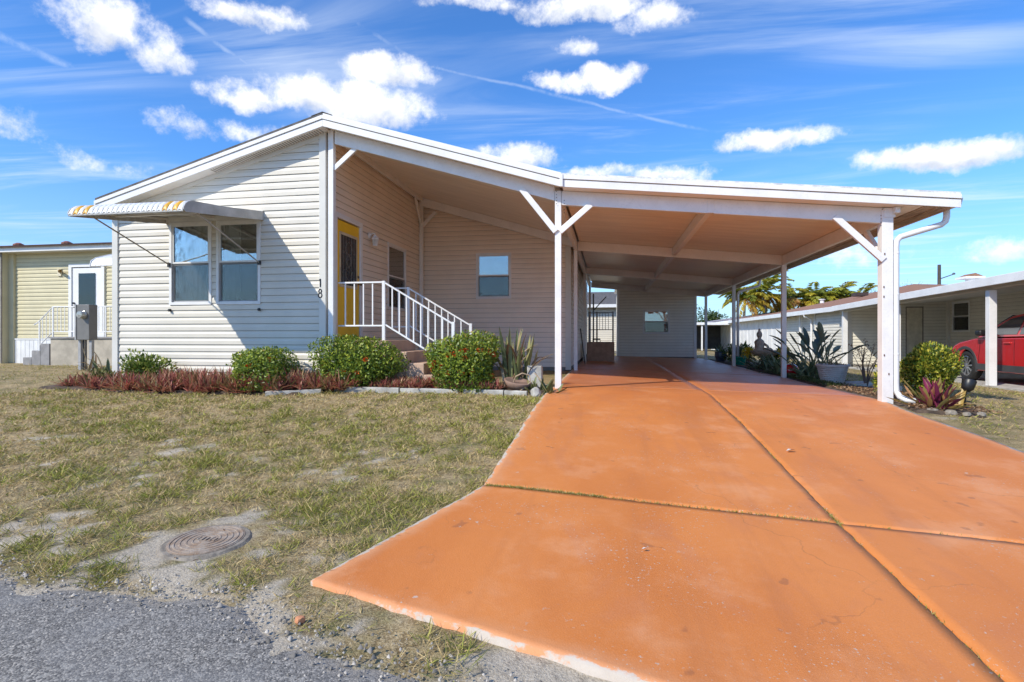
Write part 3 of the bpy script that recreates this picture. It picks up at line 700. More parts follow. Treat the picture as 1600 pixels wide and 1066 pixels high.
MB().box(AX0, AX1, -.03, -.016, 2.71, 2.835).obj('wall_rail', white_m, aw)
for xs_ in (AX0 + .06, AX1 - .06):
    MB().tube([(xs_, -1.50, 2.53), (xs_, -.03, 2.0)], .011, 8).obj('support_arm', M('awning_arm', (.42, .38, .33), .45), aw)
    MB().box(xs_ - .025, xs_ + .025, -.045, -.014, 1.96, 2.03).obj('arm_bracket', black_m, aw)

# ---- front steps and railings
st = thing('front_steps', 'tan painted concrete steps leading up to the porch landing', 'steps', (1, .7, 0))
bevel(MB().box(.03, 1.02, .06, 1.36, .02, .735).obj('landing', tan_conc, st), .012)
for i, zt in enumerate((.555, .38, .205)):
    bevel(MB().box(1.0225 + i * .30, 1.0225 + (i + 1) * .30 - .0025, .10 - .04 * i, 1.30, .0, zt).obj('step', tan_conc, st), .012)
def railing(label, Y, x_start, wall_x):
    r = thing('stair_railing', label, 'railing', (.95, Y, .7), 'white railings on the front steps'); zt = 1.66; slope = -.588
    f = lambda x: zt + slope * (x - .93) if x > .93 else zt
    bevel(MB().box(.905, .955, Y - .025, Y + .025, .735, zt + .02).obj('post', white_m, r)); bevel(MB().box(2.045, 2.095, Y - .025, Y + .025, .0, f(2.07) + .035).obj('post', white_m, r))
    bevel(MB().beam((x_start, Y, zt), (.905, Y, zt), .04, .025).obj('top_rail', white_m, r)); bevel(MB().beam((x_start, Y, .80 + .17), (.905, Y, .97), .03, .025).obj('bottom_rail', white_m, r))
    bevel(MB().beam((.955, Y, f(.955)), (2.045, Y, f(2.045)), .04, .025).obj('top_rail', white_m, r)); bevel(MB().beam((.955, Y, f(.955) - .66), (2.045, Y, f(2.045) - .66), .03, .025).obj('bottom_rail', white_m, r))
    for x in np.arange(x_start + .12, .86, .155): MB().box(x - .0095, x + .0095, Y - .0095, Y + .0095, .983, zt - .013).obj('baluster', white_m, r)
    for x in np.arange(1.07, 2.0, .118): MB().box(x - .0095, x + .0095, Y - .0095, Y + .0095, f(x) - .647, f(x) - .013).obj('baluster', white_m, r)
railing('white railing along the street side of the front steps', .14, .155, 0)
railing('white railing along the house side of the front steps', 1.24, .62, 0)

# ================================================================== CARPORT
cp = thing('carport', 'white aluminium carport with flat panel ceiling over the orange driveway', 'carport', (3.71, 0, 0))
rake(3.781, 8.87, CR, cp, 'fascia_board')
bevel(MB().box(3.755, 3.80, -.275, -.215, CR(3.78) - .172, CR(3.78) + .006).obj('joint_cover', white_m, cp))
slope_box(MB(), 3.78, 8.87, -.24, 15.0, CR, .002, .03).obj('roof_sheet', M('chalky_white_roof', (.72, .72, .70), .6, .15, 14), cp)
YR = (.02, 4.42, 9.2, 14.0)
npan = 50
for i in range(npan):
    ya = -.215 + i * .302
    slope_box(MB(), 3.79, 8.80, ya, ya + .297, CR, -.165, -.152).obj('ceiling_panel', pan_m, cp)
for Y in YR:
    for xa, xb in ((3.76, 5.815), (5.905, 8.06)): bevel(MB().vbeam((xa, Y, CR(xa) - .170), (xb, Y, CR(xb) - .170), .075, .205).obj('cross_beam', white_m, cp))
for ya, yb in zip(YR[:-1], YR[1:]):
    for X in (3.71, 5.86, 8.11):
        bevel(MB().vbeam((X, ya + .045, CR(X) - .171 if X > 3.75 else CR(3.78) - .16), (X, yb - .045, CR(X) - .171 if X > 3.75 else CR(3.78) - .16), .08, .20 if X != 5.86 else .17).obj('side_beam', white_m, cp))
for Y in YR: bevel(MB().box(5.8155, 5.9045, Y - .04, Y + .04, CR(5.86) - .37, CR(5.86) - .171).obj('beam_hanger', white_m, cp))
for k, Y in enumerate(YR):
    w = .046 if k == 0 else .04
    bevel(MB().box(3.71 - w, 3.71 + w, Y - w, Y + w, float(G(3.71, Y)) - .0, CR(3.78) - .165).obj('post', white_m, cp))
    w = .068 if k == 0 else .045
    bevel(MB().box(8.11 - w, 8.11 + w, Y - w, Y + w, float(G(8.11, Y)) - .02, CR(8.11) - .20).obj('post', white_m, cp))
bevel(MB().box(8.06, 8.20, -.06, .05, CR(8.11) - .30, CR(8.11) - .175).obj('post_cap', white_m, cp)); bevel(MB().box(8.165, 8.225, -.13, -.06, CR(8.15) - .255, CR(8.15) - .172).obj('post_cap', white_m, cp))
def brace(p, q): bevel(MB().beam(p, q, .085, .05, (0, 1, 0) if abs(p[1] - q[1]) < .1 else (1, 0, 0)).obj('brace', white_m, cp))
brace((3.68, -.03, 2.34), (3.17, -.03, 2.99)); brace((3.74, -.03, 2.34), (4.19, -.03, 2.72)); brace((8.06, -.04, 1.82), (7.46, -.04, 2.42)); brace((8.10, .05, 1.82), (8.10, .62, 2.36))
for X, Z, n_ in ((3.69, 2.93, 5), (3.80, 2.80, 5), (8.04, 2.42, 4)):
    for j in range(n_): MB().lathe((0, 0, 0), [(.007, 0), (.004, .005)], 6).obj('screw', bolt_m, cp).data.transform(Matrix.Translation((X, -.02 - (.0285 if X == 3.69 else .0), Z - j * .045)) @ Matrix.Rotation(math.pi / 2, 4, 'X'))
for (x, z) in ((8.06, 1.46), (8.06, 1.33), (8.065, .55), (8.12, .30), (8.07, 1.9)):
    MB().box(x - .005, x + .006, -.0555, -.0475, z - .014, z + .012).obj('rust_spot', M('rust', (.12, .055, .03), .8), cp)
# eave on the outer side: stained boards, gutter, downspouts
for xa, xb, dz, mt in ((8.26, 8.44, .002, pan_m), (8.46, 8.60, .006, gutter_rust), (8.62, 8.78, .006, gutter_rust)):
    MB().prism([(xa, -.20, CR(xa) - .172 - dz), (xb, -.20, CR(xb) - .172 - dz), (xb, -.20, CR(xb) - .167), (xa, -.20, CR(xa) - .167)], (0, 15.1, 0)).obj('eave_board', mt, cp)
gp = [(8.80, 0), (8.80, -.10), (8.885, -.10), (8.905, -.02), (8.905, .0), (8.895, .0), (8.89, -.02), (8.875, -.09), (8.81, -.09), (8.81, 0)]
MB().prism([(x, -.22, CR(8.87) + .0 + z - .04) for x, z in gp], (0, 15.2, 0)).obj('gutter', white_m, cp)
def downspout(Y, xp, zg, foot=True):
    zt = CR(8.85) - .14
    pts = [(8.83, Y, zt), (8.83, Y, zt - .10), (8.815, Y, zt - .16), (8.77, Y, zt - .20), (8.40, Y, zt - .31), (xp + .05, Y, zt - .35), (xp + .008, Y, zt - .40), (xp, Y, zt - .48), (xp, Y, zg + .30)]
    if foot: pts += [(xp, Y - .005, zg + .18), (xp + .03, Y - .03, zg + .10), (xp + .09, Y - .08, zg + .06), (xp + .17, Y - .15, zg + .055)]
    o = MB().tube(pts, .038, 12).obj('downspout', white_m, cp, True)
downspout(-.01, 8.225, -.10); downspout(9.16, 8.215, -.09, False)
for z in (.55, 1.35, 1.9): MB().lathe((8.225, -.01, z), [(.0395, 0), (.041, .004), (.041, .02), (.0395, .024)], 12).obj('pipe_strap', white_m, cp)

# ---- shed closing the carport
shed = thing('storage_shed', 'cream sided storage shed with one window at the back of the carport', 'shed', (6.3, 14.75, 0))
H_sh = [(5.86, 6.79, .96, 1.82)]
b_ = backing(shed, 'wall', (0, 14.75), (1, 0), (0, -1), 4.80, 7.88, -.12, lambda u: CR(u) - .18, H_sh, back_m)
siding(b_, (0, 14.75), (1, 0), (0, -1), 4.86, 7.82, -.02, lambda u: CR(u) - .20, [(5.815, 6.835, .915, 1.865)], shed_m, joined=True)
window(shed, (0, 14.75), (1, 0), (0, -1), *H_sh[0], blind='none', frame_w=.06)
for x in (4.80, 7.80): MB().box(x - .02, x + .08, 14.72, 14.80, -.08, CR(x) - .2).obj('corner_trim', white_m, shed)
backing(shed, 'wall', (4.80, 0), (0, 1), (-1, 0), 14.75, 18.5, -.12, lambda u: 2.6, [], siding_m); backing(shed, 'wall', (7.88, 0), (0, 1), (1, 0), 14.75, 18.5, -.12, lambda u: 2.3, [], siding_m)
slope_box(MB(), 4.7, 8.0, 15.02, 18.6, CR, -.2, -.16).obj('roof', white_m, shed)

# ---- side landing with railing, by the home's carport wall
sd = thing('side_landing', 'tan concrete landing block with steps against the home inside the carport', 'steps', (4.1, 9.4, 0))
bevel(MB().box(3.77, 4.62, 9.35, 10.6, -.03, .62).obj('landing', M('brown_painted_concrete', (.42, .27, .19), .75, .12, 6, .2), sd), .01)
for i, zt in enumerate((.43, .25)): bevel(MB().box(3.77, 4.62, 10.603 + i * .3, 10.9 + i * .3, -.03, zt).obj('step', MATS['brown_painted_concrete'], sd), .01)
sr = thing('side_railing', 'dark grey metal railing on the far side of the carport landing', 'railing', (4.2, 10.5, .62)); gm = M('grey_paint', (.22, .22, .22), .5)
for x in (3.80, 4.06, 4.585): MB().box(x - .025, x + .025, 10.44, 10.49, .62, 1.62 if x > 4.5 else 1.62).obj('post', gm, sr)
for z in (1.02, 1.585): MB().box(3.82, 4.56, 10.452, 10.478, z - .015, z + .015).obj('rail', gm, sr)
for x in np.arange(4.15, 4.5, .095): MB().box(x - .008, x + .008, 10.458, 10.473, 1.035, 1.57).obj('baluster', gm, sr)
stl = thing('step_stool', 'small dark metal folding frame standing on the carport landing', 'stool', (4.05, 9.6, .62))
MB().tube([(3.95, 9.55, .62), (3.95, 9.55, .72), (4.18, 9.55, .72), (4.18, 9.55, .62)], .014, 6).tube([(3.95, 9.7, .62), (3.95, 9.7, .70), (4.18, 9.7, .70), (4.18, 9.7, .62)], .014, 6).obj('frame', black_m, stl)
MB().box(3.94, 4.19, 9.545, 9.71, .705, .716).obj('seat', black_m, stl)
pole = MB().tube([(3.66, 7.6, 1.02), (3.80, 7.35, .02)], .016, 8).obj('leaning_pole', M('dark_wood', (.06, .045, .035), .6)); tag(pole, 'thin dark pole leaning on the home wall inside the carport', 'pole')
pc = MB().tube([(3.845, 14.2, .0), (3.845, 14.2, 2.5)], .03, 8).obj('post', gm, cp); MB().beam((3.86, 14.2, 1.85), (4.35, 14.2, 2.38), .04, .05, (0, 1, 0)).obj('brace', gm, cp)

# ================================================================== LEFT NEIGHBOUR
ln_siding = M('yellow_vinyl', (.60, .54, .35), .5, .04, 2, spec=.35); brown_shingle = M('dark_brown_shingle', (.07, .035, .028), .9, .25, 10, .5, 50)
lnb = thing('neighbouring_home', 'pale yellow sided home with white glazed door beyond the lawn on the left', 'house', (-11, 5.5, 0))
H_l = [(-10.90, -9.84, .76, 2.82)]
b_ = backing(lnb, 'wall', (0, 5.5), (1, 0), (0, -1), -16, -5.5, .0, lambda u: 3.30, H_l, back_m)
siding(b_, (0, 5.5), (1, 0), (0, -1), -12.86, -5.5, .74, lambda u: 3.27, [(-10.97, -9.77, .70, 2.89)], ln_siding, joined=True, course=.112)
siding(b_, (0, 5.25), (1, 0), (0, -1), -16, -13.06, .06, lambda u: 3.27, [], ln_siding, joined=True, course=.112)
MB().box(-16, -13.04, 5.25, 5.49, .0, 3.28).obj('wall', ln_siding, lnb); MB().box(-13.06, -12.86, 5.42, 5.498, .02, 3.28).obj('corner_trim', ln_siding, lnb); MB().box(-13.075, -13.035, 5.215, 5.249, .02, 3.28).obj('corner_trim', back_m, lnb)
wm = M('white_skirting', (.78, .78, .77), .5, .06, 3)
MB().box(-12.86, -5.5, 5.455, 5.497, .0, .70).obj('skirting', wm, lnb); MB().box(-12.86, -5.5, 5.44, 5.4945, .702, .74).obj('skirting_cap', wm, lnb)
for x in np.arange(-12.8, -9, .15): MB().box(x, x + .012, 5.449, 5.4545, .02, .70).obj('skirting_rib', wm, lnb)
MB().box(-16.3, -5.2, 5.10, 5.16, 3.24, 3.40).obj('fascia_board', white_m, lnb); MB().box(-16.3, -5.2, 5.162, 5.5, 3.25, 3.262).obj('soffit', soffit_m, lnb)
r_ = MB().prism([(-16.4, 5.02, 3.405), (-16.4, 9.5, 4.25), (-16.4, 14, 3.4), (-16.4, 14, 3.36), (-16.4, 9.5, 4.21), (-16.4, 5.02, 3.36)], (11.3, 0, 0)).obj('roof', brown_shingle, lnb)
for x in (-12.9, -11.2): MB().lathe((x, 5.6, 3.5), [(.14, 0), (.14, .04), (.05, .09)], 10).obj('roof_vent', M('red_vent', (.25, .10, .07), .7), r_)
MB().box(-16, -5.5, 5.62, 14, .0, 3.3).obj('wall', ln_siding, lnb)
d_ = MB().box(-10.87, -9.87, 5.47, 5.505, .78, 2.78).obj('door', white_m, lnb)
MB().box(-10.97, -10.875, 5.44, 5.52, .76, 2.80).box(-9.865, -9.77, 5.44, 5.52, .76, 2.80).box(-10.97, -9.77, 5.442, 5.52, 2.802, 2.89).obj('door_frame', white_m, lnb)
MB().box(-10.62, -10.10, 5.455, 5.469, 1.62, 2.60).obj('door_curtain', M('striped_curtain', (.42, .40, .29), .8, .25, 14, stretch=(6, 6, .3)), d_)
MB().box(-10.64, -10.08, 5.452, 5.4545, 1.60, 2.62).obj('pane', glassmat('door_glass', .02), d_)
for z in (1.66, 1.76): MB().tube([(-10.80, 5.47, z), (-10.80, 5.42, z)], .028, 10).obj('door_knob', black_m, d_)
ll = thing('wall_lamp', 'small brass wall lamp beside the white door of the yellow home', 'lamp', (-11.25, 5.45, 2.6))
MB().box(-11.36, -11.24, 5.45, 5.487, 2.56, 2.76).obj('mounting_plate', M('lamp_plate', (.75, .68, .5), .5), ll); MB().tube([(-11.28, 5.45, 2.68), (-11.10, 5.30, 2.68), (-11.06, 5.27, 2.66)], [.04, .05, .02], 8).obj('lamp_head', brass_m, ll)
ns = thing('neighbour_steps', 'grey concrete steps with landing before the white glazed door', 'steps', (-10.5, 5, 0)); gc = M('grey_step_concrete', (.30, .29, .285), .85, .12, 5, .2)
bevel(MB().box(-10.62, -8.2, 4.62, 5.43, .0, .74).obj('landing', M('tan_skirt', (.45, .40, .32), .8), ns)); bevel(MB().box(-10.66, -8.2, 4.58, 5.432, .742, .79).obj('landing_cap', gc, ns))
for i, z in enumerate((.60, .41, .22)): bevel(MB().box(-10.662 - (i + 1) * .29, -10.662 - i * .29 - .003, 4.62, 5.42, .0, z).obj('step', gc, ns), .01)
nr_ = thing('neighbour_railing', 'thin white iron railing on the steps of the yellow home', 'railing', (-10.9, 4.66, 0))
for x, zb, zt in ((-11.02, .41, 1.20), (-10.58, .79, 1.62), (-8.9, .79, 1.62)): MB().box(x - .015, x + .015, 4.64, 4.67, zb, zt).obj('post', white_m, nr_)
MB().tube([(-11.2, 4.655, 1.12), (-11.06, 4.655, 1.19), (-10.58, 4.655, 1.61), (-8.2, 4.655, 1.61)], .016, 6).obj('top_rail', white_m, nr_)
MB().tube([(-11.02, 4.655, .55), (-10.58, 4.655, .93), (-8.2, 4.655, .93)], .013, 6).obj('bottom_rail', white_m, nr_)
for x in np.arange(-10.92, -8.2, .12):
    zl = np.interp(x, [-11.02, -10.58], [.55, .93]); zh = np.interp(x, [-11.06, -10.58], [1.19, 1.61]); MB().box(x - .007, x + .007, 4.648, 4.662, zl, zh).obj('baluster', white_m, nr_)
na = thing('door_awning', 'plain white curved awning on the yellow home beside the front corner', 'awning', (-8.6, 5.4, 3))
for i in range(12):
    xa = -8.72 + i * .16
    wv = [(5.44, 3.20), (4.6, 2.98), (4.2, 2.84), (4.08, 2.74), (4.04, 2.62)]
    MB().prism([(xa, y, z) for y, z in wv] + [(xa, y + (.012 if y < 4.15 else 0), z - .012) for y, z in wv[::-1]], (.15, 0, 0)).obj('awning_rib', white_m, na)
MB().prism([(-8.735, y, z) for y, z in ((5.44, 3.22), (4.6, 3.00), (4.2, 2.86), (4.06, 2.76), (4.02, 2.60), (4.30, 2.64), (5.44, 3.0))], (.012, 0, 0)).obj('side_panel', white_m, na)
MB().tube([(-8.7, 4.35, 2.66), (-8.7, 5.44, 2.58)], .012, 6).obj('support_arm', white_m, na)
# electric meter post
me_ = thing('meter_pedestal', 'grey electric meter cabinet on posts beside the front corner', 'meter box', (-7.6, 2.9, 0)); gb = M('grey_cabinet', (.17, .165, .155), .5, .06, 5)
bevel(MB().box(-7.78, -7.40, 2.78, 3.0, .72, 1.54).obj('cabinet', gb, me_), .01)
MB().prism([(-7.78, 2.775, .72), (-7.78, 2.775, 1.54), (-7.74, 2.775, 1.54), (-7.74, 2.775, .72)], (0, -.008, 0)).obj('cabinet_edge', M('grey_edge', (.34, .34, .33), .5), me_)
o = MB().lathe((0, 0, 0), [(.095, 0), (.095, .03), (.085, .035), (.085, .10), (.075, .125), (0, .13)], 18).obj('meter', M('meter_glass', (.45, .45, .42), .15, .2, 30, metal=.3), me_); o.data.transform(Matrix.Translation((-7.53, 2.775, 1.30)) @ Matrix.Rotation(math.pi / 2, 4, 'X'))
for x in (-7.73, -7.43): MB().box(x - .035, x + .035, 2.84, 2.91, .0, .72).obj('leg', M('grey_post', (.40, .40, .40), .6), me_)
for x in (-7.64, -7.58): MB().tube([(x, 2.87, .0), (x, 2.87, .72)], .018, 8).obj('conduit', black_m, me_)

# ================================================================== RIGHT NEIGHBOUR
rn_s = M('beige_vinyl', (.72, .69, .60), .5, .04, 2, spec=.35); roof_b = M('brown_shingle', (.33, .165, .095), .9, .14, 14, .5, 50)
rnb = thing('neighbouring_home', 'beige sided home with brown shingle roof and side carport on the right', 'house', (16, 14, 0))
GZ = -.33
def rsid(O, u, n, u0, u1, top, holes=[], mt=None):
    tf = top if callable(top) else (lambda q: top)
    b = backing(rnb, 'wall', O, u, n, u0, u1, GZ - .05, tf, holes, back_m)
    siding(b, O, u, n, u0, u1, GZ + .1, lambda q: tf(q) - .01, [(h[0] - .045, h[1] + .045, h[2] - .045, h[3] + .045) for h in holes], mt or rn_s, joined=True)
rsid((0, 14.0), (1, 0), (0, -1), 13.1, 16.4, lambda q: 1.835 + (q - 12.65) * .0587, [(15.05, 15.55, -.2, 1.83)])
MB().box(15.05, 15.55, 14.0, 14.04, -.2, 1.83).obj('door', M('beige_door', (.66, .61, .48), .5), rnb)
rsid((16.4, 0), (0, 1), (-1, 0), -3, 14.0, 2.40, [(12.85, 13.72, 1.0, 1.97)]); window(rnb, (16.4, 0), (0, 1), (-1, 0), 12.85, 13.72, 1.0, 1.97, blind='shade')
rsid((13.1, 0), (0, 1), (-1, 0), 14.0, 17.3, 1.80); rsid((13.3, 0), (0, 1), (-1, 0), 17.3, 22, 1.80)
for (x0_, x1_, y0_, y1_) in ((13.06, 13.2, 13.96, 14.08), (13.06, 13.2, 17.2, 17.32), (16.32, 16.44, 13.9, 14.0)): MB().box(x0_, x1_, y0_ - .012, y1_, GZ, 1.80 if x0_ < 16 else 2.1).obj('corner_trim', trim_m, rnb)
MB().box(13.12, 13.2, 19.3, 19.4, GZ, 1.78).obj('wall_post', white_m, rnb)
MB().box(13.15, 13.25, 22, 42, GZ, 1.78).obj('panel_wall', M('white_panel', (.80, .80, .79), .5, .05, 2), rnb)
for y in np.arange(22, 42, .9): MB().box(13.13, 13.149, y, y + .04, GZ, 1.77).obj('panel_rib', MATS['white_panel'], rnb)
MB().box(13.25, 16.4, 41.6, 42, GZ, 1.78).obj('wall', rn_s, rnb)
ez = lambda y: 1.92 + .028 * max(0, 9.4 - y)
def eave(ya, yb, X=12.62, far=False):
    P = lambda x, y, z: (x, y, ez(y) + z)
    vs = [P(X, ya, 0), P(X, yb, 0), P(X, yb, -.19), P(X, ya, -.19), P(X + .03, ya, 0), P(X + .03, yb, 0), P(X + .03, yb, -.19), P(X + .03, ya, -.19)]
    bevel(MB().add(vs, [(0, 1, 2, 3), (7, 6, 5, 4), (0, 4, 5, 1), (3, 2, 6, 7), (0, 3, 7, 4), (1, 5, 6, 2)]).obj('gutter', white_m, rnb), .01)
    if far:
        MB().box(X + .03, 13.3, ya, yb, ez(yb) - .12, ez(yb) - .10).obj('soffit', soffit_m, rnb); return
    vs = [P(X + .03, ya, -.02), P(X + .03, yb, -.02), (16.4, yb, ez(yb) + .20), (16.4, ya, ez(ya) + .20), P(X + .03, ya, -.09), P(X + .03, yb, -.09), (16.4, yb, ez(yb) + .13), (16.4, ya, ez(ya) + .13)]
    MB().add(vs, [(0, 3, 2, 1), (4, 5, 6, 7), (0, 1, 5, 4), (2, 3, 7, 6), (1, 2, 6, 5), (0, 4, 7, 3)]).obj('carport_roof', soffit_m, rnb)
eave(-4, 14.2); eave(14.25, 42.5, 12.72, True)
bevel(MB().vbeam((12.88, -3, ez(-3) - .07), (12.88, 14, ez(14) - .07), .09, .16).obj('carport_beam', trim_m, rnb))
for y in (-2.4, 1.75, 5.88, 10.0, 13.7): bevel(MB().box(12.80, 12.95, y - .07, y + .07, GZ, ez(y) - .19).obj('carport_post', white_m, rnb))
MB().tube([(12.74, 17.6, 1.76), (12.78, 17.6, 1.66), (13.02, 17.6, 1.55), (13.06, 17.6, 1.43), (13.06, 17.6, -.2)], .045, 8).obj('downspout', white_m, rnb)
# main roof over the house
rr = MB().add([(12.76, 14.22, 1.905), (18.2, 20, 3.2), (20.9, 50.5, 3.2), (12.76, 42.5, 1.905), (23, 14.22, 2.44), (26, 50.5, 2.2), (16.4, 14.22, 2.44)], [(0, 1, 2, 3), (4, 5, 2, 1), (6, 4, 1), (0, 6, 1)]).obj('roof', roof_b, rnb)
MB().box(16.4, 23, -4, 14.2, 2.405, 2.43).obj('roof', white_m, rnb)
MB().prism([(13.3, 42.7, 2.0), (20.9, 50.45, 3.17), (26, 50.45, 2.15), (26, 50.45, GZ), (13.3, 42.7, GZ)], (0, .1, 0)).obj('gable_wall', white_m, rnb)
MB().beam((12.8, 42.6, 2.02), (20.9, 50.6, 3.24), .12, .12).obj('rake_board', white_m, rnb)
MB().lathe((15.2, 22.5, 2.50), [(.10, 0), (.10, .16), (.16, .17), (.16, .20), (.0, .22)], 10).obj('roof_vent', white_m, rr); MB().box(15.9, 16.4, 20.2, 20.8, 2.70, 2.86).obj('roof_vent', M('dark_vent', (.06, .04, .035), .7), rr)
MB().box(16.55, 17.15, 13.3, 13.9, 2.80, 2.87).box(16.75, 16.95, 13.5, 13.7, 2.17, 2.80).obj('roof_vent', white_m, rr); MB().prism([(16.6, 13.3, 2.872), (16.85, 13.3, 2.98), (17.1, 13.3, 2.872)], (0, .6, 0)).obj('vent_cap', roof_b, rr)

# ---- red SUV: local x forward, y left, z up
car = thing('parked_suv', 'dark red compact SUV parked under the beige home\'s carport', 'car', (14.22, 6.2, GZ + .036), local=True, rz=math.pi / 2)
paint = M('red_car_paint', (.62, .02, .02), .25, .02, 2, coat=1., spec=.6, metal=.25); clad = M('black_cladding', (.055, .055, .058), .55); rub = M('tyre_rubber', (.018, .018, .018), .8); rim_m = M('alloy_rim', (.62, .63, .65), .25, metal=.85); cglass = M('car_glass', (.02, .035, .04), .05, spec=.9, coat=.5)
def arch(cx, r=.425, n=12): return [(cx + r * math.cos(t), .36 + r * math.sin(t)) for t in np.linspace(-.28, math.pi + .28, n)]
side = [(2.22, .34), (2.27, .55), (2.25, .74), (2.10, .90), (1.80, .985), (1.35, 1.04), (.98, 1.09), (.2, 1.10), (-.8, 1.115), (-1.7, 1.13), (-2.2, 1.12), (-2.27, .85), (-2.25, .5), (-2.18, .36)]
bot = [(-1.84, .30)] + arch(-1.36)[::-1] + [(-.85, .27), (.85, .27)] + arch(1.36)[::-1] + [(1.84, .30)]
pf = side + bot
def layer(y):
    k = abs(y) / .92; out = []
    for x, z in pf:
        pull = .34 * k ** 3.2 if x > 0 else .16 * k ** 3.2
        xx = x - pull * max(0, (x - 1.1) / 1.17) if x > 0 else x + pull * max(0, (-x - 1.3) / .97)
        zz = z - (.05 * k ** 2.5 if z > .88 else 0) ; out.append((xx, y, zz))
    return out
ysl = [-.92, -.90, -.82, -.6, 0, .6, .82, .90, .92]; Ls = [layer(y) for y in ysl]; npf = len(pf); m_ = MB(); vs = [v for L in Ls for v in L]
fs = [(j * npf + i, j * npf + (i + 1) % npf, (j + 1) * npf + (i + 1) % npf, (j + 1) * npf + i) for j in range(len(ysl) - 1) for i in range(npf)]
fs += [tuple(range(npf))[::-1], tuple((len(ysl) - 1) * npf + i for i in range(npf))]
m_.add(vs, fs); body = bevel(m_.obj('body', paint, car), .02, 3)
gh = [(1.02, 1.07), (.62, 1.30), (.12, 1.56), (-.35, 1.635), (-1.0, 1.65), (-1.65, 1.60), (-1.95, 1.48), (-2.2, 1.13)]
gy = lambda f, z: f * (.86 - .24 * max(0, z - 1.08) / .57)
m_ = MB(); fr = [-1, -.9, -.5, 0, .5, .9, 1]; vs = [(x, gy(f, z), z + (.02 * (1 - f * f) if z > 1.4 else 0)) for f in fr for x, z in gh]; ng = len(gh)
fs = [(j * ng + i, j * ng + i + 1, (j + 1) * ng + i + 1, (j + 1) * ng + i) for j in range(len(fr) - 1) for i in range(ng - 1)] + [tuple(range(ng))[::-1], tuple((len(fr) - 1) * ng + i for i in range(ng))]
m_.add(vs, fs); bevel(m_.obj('cabin', paint, car), .03, 3)
for s_ in (-1, 1):
    for poly in ([(.74, 1.13), (.10, 1.50), (-.32, 1.56), (-.32, 1.14)], [(-.40, 1.14), (-.40, 1.565), (-1.05, 1.575), (-1.28, 1.15)], [(-1.36, 1.16), (-1.14, 1.57), (-1.6, 1.53), (-1.85, 1.2)]):
        MB().prism([(x, s_ * (gy(1, z) + .001), z) for x, z in poly], (0, s_ * .006, 0)).obj('side_window', cglass, car)
    for cx in (1.36, -1.36):
        m_ = MB(); a = np.linspace(-.28, math.pi + .28, 20)
        vs = [(cx + r * math.cos(t), s_ * y, .36 + r * math.sin(t)) for r, y in ((.405, .915), (.425, .932), (.485, .932), (.49, .918)) for t in a]
        m_.add(vs, [(k * 20 + i, k * 20 + i + 1, (k + 1) * 20 + i + 1, (k + 1) * 20 + i) for k in range(3) for i in range(19)]); m_.obj('wheel_arch', clad, car)
        wh = MB().lathe((0, 0, 0), [(.24, -.11), (.33, -.11), (.36, -.08), (.36, .08), (.33, .105), (.255, .11), (.25, .06)], 32).obj('wheel', rub, car, True); wh.data.transform(Matrix.Translation((cx, s_ * .80, .36)) @ Matrix.Rotation(-s_ * math.pi / 2, 4, 'X'))
        m_ = MB().lathe((0, 0, 0), [(.255, .05), (.255, .095), (.235, .10), (.23, .06)], 32, False); m_.lathe((0, 0, 0), [(.06, .05), (.06, .085), (.03, .095), (0, .095)], 16)
        for k in range(10):
            t = k * math.pi / 5; m_.beam((.04 * math.cos(t), .04 * math.sin(t), .08), (.24 * math.cos(t + .08), .24 * math.sin(t + .08), .088), .036, .02)
        r_ = m_.obj('rim', rim_m, wh); r_.data.transform(Matrix.Translation((cx, s_ * .80, .36)) @ Matrix.Rotation(-s_ * math.pi / 2, 4, 'X'))
        d_ = MB().lathe((0, 0, 0), [(.23, .03), (0, .031)], 20, False).obj('brake_disc', bolt_m, wh); d_.data.transform(Matrix.Translation((cx, s_ * .80, .36)) @ Matrix.Rotation(-s_ * math.pi / 2, 4, 'X'))
    MB().prism([(.93, s_ * .921, .29), (.89, s_ * .921, .44), (-.89, s_ * .921, .44), (-.93, s_ * .921, .29)], (0, s_ * .016, 0)).obj('sill_cladding', clad, car)
    bevel(MB().box(.50, .70, min(s_ * .90, s_ * 1.10), max(s_ * .90, s_ * 1.10), 1.10, 1.25).obj('mirror', black_m, car), .05, 4)
    for xg in (.80, -.36): MB().tube([(xg + (.06 if xg > 0 else 0), s_ * .9215, .46), (xg, s_ * .9215, .8), (xg - .02, s_ * .9195, 1.03)], .005, 5).obj('door_gap', black_m, car)
    for xg in (-.16, -1.12): bevel(MB().box(xg - .10, xg + .10, min(s_ * .922, s_ * .95), max(s_ * .922, s_ * .95), .93, .96).obj('door_handle', paint, car), .008)
    MB().prism([(2.02, s_ * .68, .74), (1.80, s_ * .84, .80), (1.62, s_ * .893, .90), (1.80, s_ * .85, .89), (2.05, s_ * .70, .83)], (.01, s_ * .012, .004)).obj('headlight', M('headlight_glass', (.6, .62, .65), .1, coat=.5), car)
MB().prism([(1.03, -.80, 1.10), (1.03, .80, 1.10), (.15, .62, 1.575), (.15, -.62, 1.575)], (.012, 0, .012)).obj('windshield', cglass, car)

